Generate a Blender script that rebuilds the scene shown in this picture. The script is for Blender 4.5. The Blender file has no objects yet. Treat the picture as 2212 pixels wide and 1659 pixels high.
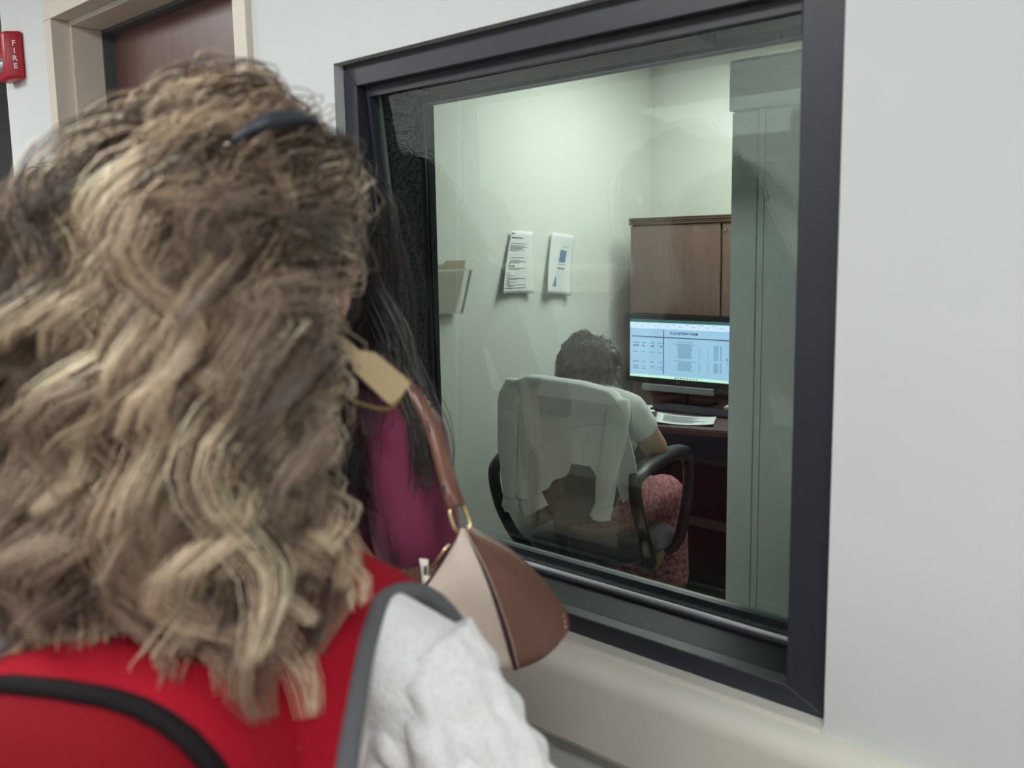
import bpy, bmesh, math, random
import numpy as np
from mathutils import Vector, Matrix

scene = bpy.context.scene
C = bpy.context.collection
PI = math.pi

# ------------------------------------------------------------------ camera
cam_d = bpy.data.cameras.new('camera')
cam = bpy.data.objects.new('camera', cam_d)
C.objects.link(cam)
YAW, PITCH, ROLL = math.radians(44.295), math.radians(7.948), math.radians(0.946)
CAM_LOC = Vector((0.0, -1.1, 1.5))
_f = Vector((-math.sin(YAW) * math.cos(PITCH), math.cos(YAW) * math.cos(PITCH), -math.sin(PITCH)))
_r = Vector((math.cos(YAW), math.sin(YAW), 0.0))
_d = _f.cross(_r)
_r2 = math.cos(ROLL) * _r + math.sin(ROLL) * _d
_d2 = -math.sin(ROLL) * _r + math.cos(ROLL) * _d
M = Matrix.Identity(4)
for i in range(3):
    M[i][0] = _r2[i]; M[i][1] = -_d2[i]; M[i][2] = -_f[i]; M[i][3] = CAM_LOC[i]
cam.matrix_world = M
cam_d.sensor_width = 36.0
cam_d.lens = 36.0 * 2067.6 / 2212.0
cam_d.clip_start = 0.02
cam_d.dof.use_dof = True
cam_d.dof.focus_distance = 2.6
cam_d.dof.aperture_fstop = 5.2
scene.camera = cam

# ------------------------------------------------------------------ world, exposure
w = bpy.data.worlds.new('world'); scene.world = w; w.use_nodes = True
w.node_tree.nodes['Background'].inputs[0].default_value = (0.9, 0.95, 1.0, 1)
w.node_tree.nodes['Background'].inputs[1].default_value = 0.25
vs = scene.view_settings
vs.view_transform = 'Standard'; vs.look = 'None'; vs.gamma = 1.0; vs.use_curve_mapping = False
vs.exposure = 1.05
scene.cycles.use_denoising = True
scene.cycles.max_bounces = 5
scene.cycles.diffuse_bounces = 3
scene.cycles.glossy_bounces = 3
scene.cycles.use_adaptive_sampling = True
scene.cycles.adaptive_threshold = 0.1
scene.cycles.use_light_tree = False
scene.cycles.adaptive_min_samples = 12
scene.cycles.transparent_max_bounces = 10
scene.cycles.caustics_reflective = False
scene.cycles.caustics_refractive = False
HALL_LIGHT = 9.0     # radiance of the corridor ceiling panels
BOOTH_LIGHT = 7.0    # radiance of the booth ceiling panel

# ------------------------------------------------------------------ helpers
def srgb(r, g, b):
    def c(v):
        v /= 255.0
        return v / 12.92 if v <= 0.04045 else ((v + 0.055) / 1.055) ** 2.4
    return (c(r), c(g), c(b), 1.0)

MATS = {}
def mat(name, col, rough=0.6, metal=0.0, spec=0.5, noise=None, bump=None, emit=None, sheen=0.0, coat=0.0, trans=0.0, attr=None):
    """principled material; noise=(scale, amount, (r,g,b,1)), bump=(scale, strength, distance)"""
    if name in MATS:
        return MATS[name]
    m = bpy.data.materials.new(name); m.use_nodes = True
    nt = m.node_tree; p = nt.nodes['Principled BSDF']
    p.inputs['Base Color'].default_value = col
    p.inputs['Roughness'].default_value = rough
    p.inputs['Metallic'].default_value = metal
    p.inputs['Specular IOR Level'].default_value = spec
    p.inputs['Sheen Weight'].default_value = sheen
    p.inputs['Coat Weight'].default_value = coat
    p.inputs['Transmission Weight'].default_value = trans
    tc = nt.nodes.new('ShaderNodeTexCoord')
    if attr:
        a = nt.nodes.new('ShaderNodeAttribute'); a.attribute_name = attr
        nt.links.new(a.outputs['Color'], p.inputs['Base Color'])
    if noise:
        n = nt.nodes.new('ShaderNodeTexNoise'); n.inputs['Scale'].default_value = noise[0]; n.inputs['Detail'].default_value = 6
        if len(noise) > 3:
            mp = nt.nodes.new('ShaderNodeMapping'); mp.inputs['Scale'].default_value = noise[3]
            nt.links.new(tc.outputs['Object'], mp.inputs[0]); nt.links.new(mp.outputs[0], n.inputs['Vector'])
        else:
            nt.links.new(tc.outputs['Object'], n.inputs['Vector'])
        rmp = nt.nodes.new('ShaderNodeValToRGB')
        rmp.color_ramp.elements[0].position = 0.35; rmp.color_ramp.elements[1].position = 0.65
        rmp.color_ramp.elements[0].color = col
        c2 = noise[2]; a_ = noise[1]
        rmp.color_ramp.elements[1].color = tuple(col[i] * (1 - a_) + c2[i] * a_ for i in range(3)) + (1,)
        nt.links.new(n.outputs['Fac'], rmp.inputs[0]); nt.links.new(rmp.outputs[0], p.inputs['Base Color'])
    if bump:
        n = nt.nodes.new('ShaderNodeTexNoise'); n.inputs['Scale'].default_value = bump[0]; n.inputs['Detail'].default_value = 4
        nt.links.new(tc.outputs['Object'], n.inputs['Vector'])
        b = nt.nodes.new('ShaderNodeBump'); b.inputs['Strength'].default_value = bump[1]; b.inputs['Distance'].default_value = bump[2]
        nt.links.new(n.outputs['Fac'], b.inputs['Height']); nt.links.new(b.outputs[0], p.inputs['Normal'])
    if emit:
        p.inputs['Emission Color'].default_value = emit[0]; p.inputs['Emission Strength'].default_value = emit[1]
    MATS[name] = m
    return m

def link(name, me, m=None, parent=None, smooth=False):
    o = bpy.data.objects.new(name, me); C.objects.link(o)
    if m is not None and len(me.materials) == 0:
        me.materials.append(m)
    if parent is not None:
        o.parent = parent
    if smooth:
        me.polygons.foreach_set('use_smooth', [True] * len(me.polygons))
    return o

def obj(name, bm, m=None, parent=None, smooth=False):
    me = bpy.data.meshes.new(name)
    bmesh.ops.recalc_face_normals(bm, faces=bm.faces)
    bm.to_mesh(me); bm.free()
    return link(name, me, m, parent, smooth)

def empty(name, loc=(0, 0, 0), rz=0.0, parent=None):
    o = bpy.data.objects.new(name, None); C.objects.link(o)
    o.location = loc; o.rotation_euler = (0, 0, rz); o.empty_display_size = 0.05
    if parent is not None: o.parent = parent
    return o

def tag(o, label=None, cat=None, group=None, kind=None):
    if label: o['label'] = label
    if cat: o['category'] = cat
    if group: o['group'] = group
    if kind: o['kind'] = kind
    return o

def thing(name, label, cat, loc=(0, 0, 0), rz=0.0, group=None):
    return tag(empty(name, loc, rz), label, cat, group)

def box(bm, x0, x1, y0, y1, z0, z1, bev=0.0, seg=2):
    r = bmesh.ops.create_cube(bm, size=1.0)
    for v in r['verts']:
        v.co = Vector((x0 + (v.co.x + .5) * (x1 - x0), y0 + (v.co.y + .5) * (y1 - y0), z0 + (v.co.z + .5) * (z1 - z0)))
    if bev > 0:
        es = list({e for v in r['verts'] for e in v.link_edges})
        bmesh.ops.bevel(bm, geom=es, offset=bev, segments=seg, affect='EDGES', profile=0.5)
    return bm

def B(*boxes, bev=0.0):
    bm = bmesh.new()
    for b in boxes: box(bm, *b, bev=bev)
    return bm

def tube_bm(bm, pts, rad, n=10, cap=True, flat=None):
    """tube through pts; rad a number or list; flat=(sx, sy) squashes the ring"""
    pts = [Vector(p) for p in pts]
    if not hasattr(rad, '__len__'): rad = [rad] * len(pts)
    rings = []
    ref = None
    for i, p in enumerate(pts):
        t = (pts[min(i + 1, len(pts) - 1)] - pts[max(i - 1, 0)]).normalized()
        if ref is None:
            ref = Vector((0, 0, 1)) if abs(t.z) < .9 else Vector((1, 0, 0))
        a = (ref - t * ref.dot(t)).normalized(); b = t.cross(a); ref = a
        sx, sy = flat or (1, 1)
        rings.append([bm.verts.new(p + (a * math.cos(2 * PI * k / n) * sx + b * math.sin(2 * PI * k / n) * sy) * rad[i]) for k in range(n)])
    for r0, r1 in zip(rings, rings[1:]):
        for k in range(n):
            bm.faces.new((r0[k], r0[(k + 1) % n], r1[(k + 1) % n], r1[k]))
    if cap:
        bm.faces.new(rings[0][::-1]); bm.faces.new(rings[-1])
    return bm

def tube(pts, rad, n=10, flat=None):
    return tube_bm(bmesh.new(), pts, rad, n, flat=flat)

def spline(pts, n=40):
    """Catmull-Rom through pts"""
    P = np.array(pts, float); P = np.vstack([2 * P[0] - P[1], P, 2 * P[-1] - P[-2]])
    out = []
    m = len(P) - 3
    for i in range(n):
        u = i / (n - 1) * m; k = min(int(u), m - 1); t = u - k
        p0, p1, p2, p3 = P[k:k + 4]
        out.append(.5 * ((2 * p1) + (-p0 + p2) * t + (2 * p0 - 5 * p1 + 4 * p2 - p3) * t * t + (-p0 + 3 * p1 - 3 * p2 + p3) * t ** 3))
    return np.array(out)

def grid_mesh(name, G, m, parent=None, thick=0.0, smooth=True, close_u=False):
    """surface from a (nu, nv, 3) array, thickened both ways with a solidify modifier"""
    G = np.asarray(G, float); nu, nv = G.shape[:2]
    V = G.reshape(-1, 3)
    F = []
    for i in range(nu if close_u else nu - 1):
        for j in range(nv - 1):
            i2 = (i + 1) % nu
            F.append((i * nv + j, i2 * nv + j, i2 * nv + j + 1, i * nv + j + 1))
    me = bpy.data.meshes.new(name); me.from_pydata(V.tolist(), [], F); me.update()
    o = link(name, me, m, parent, smooth)
    if thick:
        s = o.modifiers.new('solid', 'SOLIDIFY'); s.thickness = thick; s.offset = 0.0
    return o

def text_mesh(name, s, size, m, parent, loc, rot, align='CENTER', depth=0.0008, bold=0.0, sx=1.0):
    cu = bpy.data.curves.new(name, 'FONT'); cu.body = s; cu.size = size; cu.align_x = align; cu.align_y = 'CENTER'
    cu.extrude = depth; cu.offset = bold; cu.resolution_u = 2
    t = bpy.data.objects.new('tmp', cu); C.objects.link(t)
    bpy.context.view_layer.update()
    me = bpy.data.meshes.new_from_object(t.evaluated_get(bpy.context.evaluated_depsgraph_get()))
    bpy.data.objects.remove(t)
    me.name = name
    o = link(name, me, m, parent)
    o.location = loc; o.rotation_euler = rot; o.scale = (sx, 1, 1)
    return o
# ------------------------------------------------------------------ materials of the setting
WALL = mat('wall_paint', srgb(221, 224, 224), rough=0.75, spec=0.25, noise=(3.0, 0.25, srgb(215, 219, 218)), bump=(420.0, 0.10, 0.0015))
BOOTHWALL = mat('booth_paint', srgb(224, 228, 218), rough=0.8, spec=0.2, bump=(260.0, 0.08, 0.001))
TRIM = mat('trim_paint', srgb(232, 229, 219), rough=0.5, spec=0.35)
CEIL = mat('ceiling_tile', srgb(225, 225, 220), rough=0.9, bump=(150.0, 0.2, 0.002))
FLOOR = mat('floor_vinyl', srgb(128, 118, 106), rough=0.4, noise=(14.0, 0.5, srgb(108, 98, 90)))
BOOTHFLOOR = mat('booth_floor', srgb(96, 88, 80), rough=0.42, noise=(9.0, 0.5, srgb(82, 74, 66)))
BLACKMETAL = mat('black_frame', srgb(46, 49, 58), rough=0.42, spec=0.5, noise=(30.0, 0.3, srgb(42, 45, 53)))
ALU = mat('glazing_aluminium', srgb(214, 220, 222), rough=0.4, metal=0.35)
CARPET = mat('carpet_lining', srgb(26, 29, 34), rough=0.95, noise=(150.0, 0.85, srgb(88, 94, 98)), bump=(220.0, 0.8, 0.004))
GASKET = mat('gasket', srgb(84, 86, 90), rough=0.6)

def glass_mat(name, tint, k):
    """clear pane: what is behind shows tinted, the front face mirrors by Fresnel"""
    m = bpy.data.materials.new(name); m.use_nodes = True; nt = m.node_tree
    for n in list(nt.nodes): nt.nodes.remove(n)
    out = nt.nodes.new('ShaderNodeOutputMaterial'); mix = nt.nodes.new('ShaderNodeMixShader')
    tr = nt.nodes.new('ShaderNodeBsdfTransparent'); tr.inputs[0].default_value = tint
    gl = nt.nodes.new('ShaderNodeBsdfGlossy'); gl.inputs['Roughness'].default_value = 0.004; gl.inputs[0].default_value = (.93, 1, .97, 1)
    fr = nt.nodes.new('ShaderNodeFresnel')
    ge = nt.nodes.new('ShaderNodeNewGeometry'); io = nt.nodes.new('ShaderNodeMapRange')      # same index whichever side the ray comes from
    io.inputs['To Min'].default_value = 1.5; io.inputs['To Max'].default_value = 1 / 1.5
    nt.links.new(ge.outputs['Backfacing'], io.inputs['Value']); nt.links.new(io.outputs[0], fr.inputs[0])
    mu = nt.nodes.new('ShaderNodeMath'); mu.operation = 'MULTIPLY'; mu.inputs[1].default_value = k; mu.use_clamp = True
    nt.links.new(fr.outputs[0], mu.inputs[0]); nt.links.new(mu.outputs[0], mix.inputs[0])
    nt.links.new(tr.outputs[0], mix.inputs[1]); nt.links.new(gl.outputs[0], mix.inputs[2]); nt.links.new(mix.outputs[0], out.inputs[0])
    return m
GLASS = glass_mat("pane_face", (0.885, 0.93, 0.905, 1), 2.1)
def clear_mat():
    m = bpy.data.materials.new('pane_body'); m.use_nodes = True; nt = m.node_tree
    for n in list(nt.nodes): nt.nodes.remove(n)
    out = nt.nodes.new('ShaderNodeOutputMaterial'); tr = nt.nodes.new('ShaderNodeBsdfTransparent'); tr.inputs[0].default_value = (1, 1, 1, 1)
    nt.links.new(tr.outputs[0], out.inputs[0]); return m
PANEBODY = clear_mat()
PANEEDGE = mat('pane_edge', srgb(128, 150, 146), rough=0.3, spec=0.6)

def S(name, bm, m, label=None):
    return tag(obj(name, bm, m), label, None, None, 'structure')

# ------------------------------------------------------------------ the setting
HC, BC = 2.62, 2.46           # ceiling heights of corridor and booth
WX0, WX1, WZ0, WZ1 = -1.525, -0.525, 0.885, 1.850     # opening in the window wall
DX0, DX1, DZ = -2.850, -1.800, 2.200                  # rough opening of the door
WEND = -3.215                                         # corner where the window wall ends
S('floor', B((-6.0, 3.0, -2.5, 0.0, -0.06, 0.0), (-6.0, WEND, 0.0, 3.4, -0.06, 0.0), (DX0, DX1, 0.0, 0.2, -0.06, 0.0)), FLOOR, 'beige brown vinyl corridor floor')
S('floor_booth', B((-3.12, -0.4, 0.2, 3.2, -0.06, 0.0)), BOOTHFLOOR, 'dark vinyl floor of the booth behind the window')
S('ceiling', B((-6.0, 3.0, -2.5, 0.0, HC, HC + 0.08), (-6.0, WEND, 0.0, 3.4, HC, HC + 0.08)), CEIL, 'white corridor ceiling')
S('ceiling_booth', B((-3.12, -0.4, 0.2, 3.2, BC, BC + 0.08)), CEIL, 'white ceiling of the booth')
S('wall_front', B((WEND, DX0, 0, .2, 0, HC), (DX0, DX1, 0, .2, DZ, HC), (DX1, WX0, 0, .2, 0, HC),
                  (WX0, WX1, 0, .2, 0, WZ0), (WX0, WX1, 0, .2, WZ1, HC), (WX1, 3.0, 0, .2, 0, HC)), WALL, 'off white painted wall around the window')
S('wall_rear', B((-6.0, 3.0, -2.6, -2.5, 0, HC)), WALL, 'off white corridor wall opposite the window')
S('wall_right', B((3.0, 3.1, -2.6, 0.2, 0, HC)), WALL, 'end wall of the corridor')
S('wall_left', B((-6.1, -6.0, -2.6, 3.4, 0, HC), (-6.0, WEND, 3.4, 3.5, 0, HC)), mat('grey_wall', srgb(150, 152, 155), rough=.8), 'grey wall at the far left end of the corridor')
S('wall_side', B((WEND, -3.12, .2, 3.4, 0, HC)), BOOTHWALL, 'left wall of the booth, pale green white')
S('wall_back', B((-3.12, -.4, 3.2, 3.4, 0, HC)), BOOTHWALL, 'back wall of the booth, pale green white')
S('wall_booth', B((-.4, -.3, .2, 3.4, 0, HC)), BOOTHWALL, 'right wall of the booth')
S('baseboard_side', B((-3.12, -3.108, .2, 3.2, 0, .1)), mat('dark_base', srgb(58, 56, 54), rough=.6), 'dark baseboard of the booth')
S('baseboard_rear', B((-6.0, 3.0, -2.5, -2.488, 0, .11)), mat('dark_base', srgb(58, 56, 54)), 'dark baseboard opposite the window')

def rail_profile(bm, x0, x1, ysign, y0):
    prof = [(0.0, .880)] + [(-.006 - .035 * math.sin(PI / 2 * k / 14), .845 + .035 * math.cos(PI / 2 * k / 14)) for k in range(15)] + [(-.041, .742), (-.036, .733), (-.010, .733), (-.004, .725), (0.0, .725)]
    a = [bm.verts.new((x0, y0 + ysign * p[0], p[1])) for p in prof]; b = [bm.verts.new((x1, y0 + ysign * p[0], p[1])) for p in prof]
    n = len(prof)
    for i in range(n):
        bm.faces.new((a[i], a[(i + 1) % n], b[(i + 1) % n], b[i]))
    bm.faces.new(a); bm.faces.new(b[::-1]); return bm
S('trim_1', rail_profile(bmesh.new(), DX1, 3.0, 1, 0.0), TRIM, 'off white rounded chair rail under the window')
S('trim_2', rail_profile(bmesh.new(), -6.0, 3.0, -1, -2.5), TRIM, 'chair rail on the opposite corridor wall')

# ------------------------------------------------------------------ window
win = tag(empty('window_1', (-1.025, 0.0, WZ0)), 'large black framed window with a tilted pane in front of a second pane', None, None, 'structure')
def wpart(name, bm, m, smooth=False):
    o = obj(name, bm, m); o.parent = win; o.matrix_parent_inverse = win.matrix_world.inverted()
    return o
bpy.context.view_layer.update()
FY = 0.021                        # the black frame sits this far behind the wall face
IX0, IX1, IZ0, IZ1 = -1.485, -0.590, 0.917, 1.807
FD = 0.050
# four mitred front rails
def mitre(name, outer, inner):
    bm = bmesh.new()
    q = [bm.verts.new((x, FY, z)) for x, z in (outer[0], outer[1], inner[1], inner[0])]
    k = [bm.verts.new((x, FD, z)) for x, z in (outer[0], outer[1], inner[1], inner[0])]
    bm.faces.new(q); bm.faces.new(k[::-1])
    for i in range(4): bm.faces.new((q[i], q[(i + 1) % 4], k[(i + 1) % 4], k[i]))
    bmesh.ops.bevel(bm, geom=list(bm.edges), offset=.0015, segments=1, affect='EDGES')
    return wpart(name, bm, BLACKMETAL)
o4 = [(WX0, WZ0 + .002), (WX1, WZ0 + .002), (WX1, WZ1), (WX0, WZ1)]
i4 = [(IX0, IZ0), (IX1, IZ0), (IX1, IZ1), (IX0, IZ1)]
for k in range(4):
    mitre('frame_rail', (o4[k], o4[(k + 1) % 4]), (i4[k], i4[(k + 1) % 4]))
# white lip under the frame
wpart('sill_lip', B((WX0, WX1, -.006, FY, WZ0 - .012, WZ0 + .002)), TRIM)
# lining of the opening between the two panes
wpart('head_lining', B((WX0, WX1, FD, .2, IZ1, WZ1)), BLACKMETAL)
wpart('jamb_lining', B((WX0, IX0, FD, .2, WZ0, IZ1)), BLACKMETAL)
wpart('jamb_lining', B((IX1, WX1, FD, .2, WZ0, IZ1)), BLACKMETAL)
wpart('sill', B((IX0, IX1, FD, .2, WZ0, IZ0)), mat('black_sill', srgb(30, 31, 36), rough=.42, spec=.16))
# glazing beads that hold the tilted pane
GT, GB = 0.058, 0.150             # depth of the tilted pane at its top and its bottom
wpart('glazing_bead', B((IX0, IX1, GT - .016, GT - .003, IZ1 - .018, IZ1)), BLACKMETAL)
def side_bead(x0, x1):
    bm = bmesh.new()
    vs_ = [(GT - .018, IZ1), (GT - .004, IZ1), (GB - .004, IZ0), (GB - .018, IZ0)]
    a = [bm.verts.new((x0, y, z)) for y, z in vs_]; b = [bm.verts.new((x1, y, z)) for y, z in vs_]
    bm.faces.new(a); bm.faces.new(b[::-1])
    for i in range(4): bm.faces.new((a[i], a[(i + 1) % 4], b[(i + 1) % 4], b[i]))
    return bm
wpart('glazing_bead', side_bead(IX0, IX0 + .012), BLACKMETAL)
wpart('glazing_bead', side_bead(IX1 - .012, IX1), BLACKMETAL)
wpart('glazing_bead', B((IX0, IX1, GB - .010, GB - .004, IZ0 + .004, IZ0 + .011), bev=.002), ALU)
wpart('glazing_bead', B((IX0, IX1, GB - .018, GB - .010, IZ0, IZ0 + .007), bev=.002), BLACKMETAL)
def pane(name, x0, x1, yb, zb, yt, zt, th):
    """slab pane leaning from (yb, zb) up to (yt, zt): mirror face towards the corridor, pale edges"""
    bm = bmesh.new()
    n = Vector((0, zt - zb, yb - yt)).normalized() * th
    F = [bm.verts.new(p) for p in ((x0, yb, zb), (x1, yb, zb), (x1, yt, zt), (x0, yt, zt))]
    K = [bm.verts.new(v.co + Vector((0, n.y, n.z))) for v in F]
    f = bm.faces.new((F[0], F[1], F[2], F[3])); f.material_index = 0
    bm.faces.new((K[3], K[2], K[1], K[0])).material_index = 1
    for i in range(4):
        bm.faces.new((F[i], K[i], K[(i + 1) % 4], F[(i + 1) % 4])).material_index = 2
    me = bpy.data.meshes.new(name)
    bmesh.ops.recalc_face_normals(bm, faces=bm.faces)
    bm.to_mesh(me); bm.free()
    for m_ in (GLASS, PANEBODY, PANEEDGE): me.materials.append(m_)
    o = bpy.data.objects.new(name, me); C.objects.link(o); o.parent = win; o.matrix_parent_inverse = win.matrix_world.inverted()
    return o
tag(pane('glass_pane', IX0 + .001, IX1 - .001, GB, IZ0 + .001, GT, IZ1 - .001, .008), 'tilted outer pane')
# pale tape down the jambs right behind the tilted pane
def tape(x0, x1):
    bm = bmesh.new()
    vs_ = [(GT + .009, IZ1), (GT + .017, IZ1), (GB + .017, IZ0), (GB + .009, IZ0)]
    a = [bm.verts.new((x0, y, z)) for y, z in vs_]; b = [bm.verts.new((x1, y, z)) for y, z in vs_]
    bm.faces.new(a); bm.faces.new(b[::-1])
    for i in range(4): bm.faces.new((a[i], a[(i + 1) % 4], b[(i + 1) % 4], b[i]))
    return bm
TAPE = mat('pale_tape', srgb(176, 192, 188), rough=.5)
wpart('glazing_tape', tape(IX0, IX0 + .003), TAPE)
wpart('glazing_tape', tape(IX1 - .003, IX1), TAPE)
# carpet lining between the panes: left jamb, right jamb, sill
wpart('carpet_strip', side_bead(IX0, IX0 + .002), BLACKMETAL)
def carpet_side(x0, x1):
    bm = bmesh.new()
    vs_ = [(GT + .022, IZ1), (.168, IZ1), (.168, IZ0), (min(.165, GB + .012), IZ0)]
    a = [bm.verts.new((x0, y, z)) for y, z in vs_]; b = [bm.verts.new((x1, y, z)) for y, z in vs_]
    bm.faces.new(a); bm.faces.new(b[::-1])
    for i in range(4): bm.faces.new((a[i], a[(i + 1) % 4], b[(i + 1) % 4], b[i]))
    return bm
tag(wpart('carpet_strip', carpet_side(IX0, IX0 + .006), CARPET), 'dark speckled carpet lining')
tag(wpart('carpet_strip', carpet_side(IX1 - .006, IX1), CARPET), 'dark speckled carpet lining')
tag(wpart('carpet_strip', B((IX0 + .006, IX1 - .006, GB + .014, .186, IZ0, IZ0 + .004)), CARPET), 'dark speckled carpet lining')
# booth side frame with the second pane
BX0, BX1, BZ0, BZ1 = -1.478, -0.597, 0.932, 1.788
wpart('inner_frame', B((IX0, BX0, .182, .204, IZ0, IZ1), (BX1, IX1, .182, .204, IZ0, IZ1), (BX0, BX1, .182, .204, IZ0, BZ0), (BX0, BX1, .182, .204, BZ1, IZ1)), BLACKMETAL)
tag(pane('glass_pane', BX0, BX1, .196, BZ0, .176, BZ1, .006), 'second pane behind the tilted one')
# brown ribs added under the head in place of an ambiguous reflection
sl = tag(empty('reflection_strip', (-1.09, .12, IZ1)), 'dark brown ribbed reflection built as a strip under the window head', 'reflection')
bpy.context.view_layer.update()
BRN = mat('brown_reflection', srgb(74, 62, 56), rough=.5)
for k in range(6):
    bm = B((-.30, .30, -.03 + .0095 * k, -.0225 + .0095 * k, -.012 - .0012 * k, -.0005), bev=.001)
    o = obj('reflection_rib', bm, BRN, sl)

# ------------------------------------------------------------------ door in the corridor
dr = tag(empty('door_1', (-2.325, 0, 0)), 'brown wooden door set deep in a cream metal frame', None, None, 'structure')
bpy.context.view_layer.update()
def dpart(name, bm, m):
    o = obj(name, bm, m); o.parent = dr; o.matrix_parent_inverse = dr.matrix_world.inverted(); return o
FRM = mat('door_frame_paint', srgb(222, 212, 198), rough=.45, spec=.4)
iz = 2.148; ox0, ox1 = DX0, DX1; ix0, ix1 = -2.800, -1.850
dpart('door_jamb', B((ox0, ix0, -.015, .2, 0, iz), (ix0, ix0 + .014, .034, .125, 0, iz - .014), bev=.002), FRM)
dpart('door_jamb', B((ix1, ox1, -.015, .2, 0, iz), (ix1 - .014, ix1, .034, .125, 0, iz - .014), bev=.002), FRM)
dpart('door_head', B((ox0, ox1, -.015, .2, iz, DZ), (ix0, ix1, .034, .125, iz - .014, iz), bev=.002), FRM)
dpart('door_seal', B((ix0 + .0, ix0 + .022, .118, .150, 0, iz - .022), (ix1 - .022, ix1, .118, .150, 0, iz - .022), (ix0, ix1, .118, .150, iz - .024, iz)), GASKET)
WOODR = mat('door_wood', srgb(112, 82, 76), rough=.35, noise=(5.0, .6, srgb(96, 68, 62), (6, 6, .8)), spec=.5)
leaf = dpart('door_leaf', B((ix0 + .004, ix1 - .004, .150, .195, .008, iz - .004), bev=.002), WOODR)
hb = bmesh.new()
tube_bm(hb, [(-1.93, .150, 1.0), (-1.93, .10, 1.0), (-2.04, .098, 1.0)], .010, 10)
dpart('door_handle', hb, mat('steel', srgb(180, 180, 178), rough=.3, metal=1.0))
for zz in (.25, 1.05, 1.9):
    dpart('hinge', B((ix0 + .001, ix0 + .012, .140, .152, zz - .05, zz + .05)), mat('steel', srgb(180, 180, 178)))

# ------------------------------------------------------------------ lamps
def troffer(x, y, z, sx, sy, col, strength, label, rows=1):
    t = thing('ceiling_light', label, 'ceiling light', (x, y, z))
    fr = bmesh.new()
    for b in ((-sx, sx, -sy, -sy + .02), (-sx, sx, sy - .02, sy), (-sx, -sx + .02, -sy + .02, sy - .02), (sx - .02, sx, -sy + .02, sy - .02)):
        box(fr, b[0], b[1], b[2], b[3], -.018, 0)
    obj('lamp_frame', fr, TRIM, t)
    em = mat('lamp_' + label[:18], col, emit=(col, strength))
    obj('diffuser', B((-sx + .02, sx - .02, -sy + .02, sy - .02, -.012, -.004)), em, t)
    return t
troffer(-1.55, -1.62, HC, .60, .30, (.985, 1.0, .985, 1), HALL_LIGHT, 'long ceiling light over the corridor in front of the window')
troffer(-3.9, -1.3, HC, .60, .30, (.985, 1.0, .985, 1), HALL_LIGHT, 'ceiling light at the far left end of the corridor')
troffer(1.0, -1.62, HC, .60, .30, (.985, 1.0, .985, 1), HALL_LIGHT, 'ceiling light at the right end of the corridor')
troffer(-2.08, 2.42, BC, .60, .30, (.95, 1.0, .975, 1), BOOTH_LIGHT, 'ceiling light inside the booth')

# ------------------------------------------------------------------ fire strobe on the corridor wall
fs = thing('fire_strobe', 'red fire alarm strobe with white FIRE lettering beside the door', 'fire alarm', (-3.105, 0, 2.088))
RED = mat('alarm_red', srgb(176, 30, 46), rough=.35, spec=.5)
bm = bmesh.new()
box(bm, -.060, .060, -.046, 0, -.066, .070, bev=.010, seg=3)
for v in bm.verts:
    if v.co.y < -.03 and v.co.x > .03: v.co.x -= .024
obj('housing', bm, RED, fs, True)
obj('horn_grille', B((-.050, .010, -.050, -.040, .012, .058), bev=.003), mat('alarm_red_dark', srgb(160, 24, 40), rough=.4), fs)
lens = bmesh.new(); bmesh.ops.create_uvsphere(lens, u_segments=20, v_segments=12, radius=1)
for v in lens.verts: v.co = Vector((-.022 + v.co.x * .034, -.040 + v.co.y * .022, -.020 + v.co.z * .028))
obj('strobe_lens', lens, mat('strobe_clear', srgb(205, 212, 220), rough=.12, metal=.75), fs, True)
WHITEINK = mat('white_ink', srgb(240, 225, 225), rough=.5)
for k, ch in enumerate('FIRE'):
    text_mesh('letter', ch, .021, WHITEINK, fs, (.0500, -.0248, .034 - .0215 * k), (PI / 2, 0, math.radians(63.4)), bold=.0005)

# ------------------------------------------------------------------ booth furniture
MAHOG = mat('mahogany', srgb(104, 78, 69), rough=.4, noise=(4.0, .6, srgb(90, 66, 58), (1, 8, 8)), spec=.4)
MAHOGV = mat('mahogany_vertical', srgb(138, 112, 102), rough=.4, noise=(4.0, .5, srgb(122, 96, 87), (8, 8, 1)), spec=.4)
DARK = mat('dark_plastic', srgb(26, 27, 29), rough=.45)
desk = thing('desk', 'dark mahogany desk under the monitor in the booth', 'desk', (-2.2, 2.7, 0))
def top_poly(pts, z0, z1, bev=.006):
    bm = bmesh.new(); f = bm.faces.new([bm.verts.new((x, y, z0)) for x, y in pts])
    r = bmesh.ops.extrude_face_region(bm, geom=[f])
    for v in r['geom']:
        if isinstance(v, bmesh.types.BMVert): v.co.z = z1
    bmesh.ops.bevel(bm, geom=list(bm.edges), offset=bev, segments=2, affect='EDGES')
    return bm
def local(pts, ox, oy): return [(x - ox, y - oy) for x, y in pts]
obj('worktop', top_poly(local([(-3.10, 2.18), (-2.62, 2.15), (-2.35, 2.24), (-2.1, 2.32), (-1.45, 2.34), (-1.45, 3.19), (-3.10, 3.19)], -2.2, 2.7), .712, .740), MAHOG, desk)
obj('side_panel', B((-.90, -.875, -.45, .48, 0, .712)), MAHOGV, desk)
obj('side_panel', B((.70, .725, -.30, .48, 0, .712)), MAHOGV, desk)
obj('modesty_panel', B((-.875, .70, .30, .32, .12, .712)), mat('modesty', srgb(54, 46, 44), rough=.6), desk)

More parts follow.
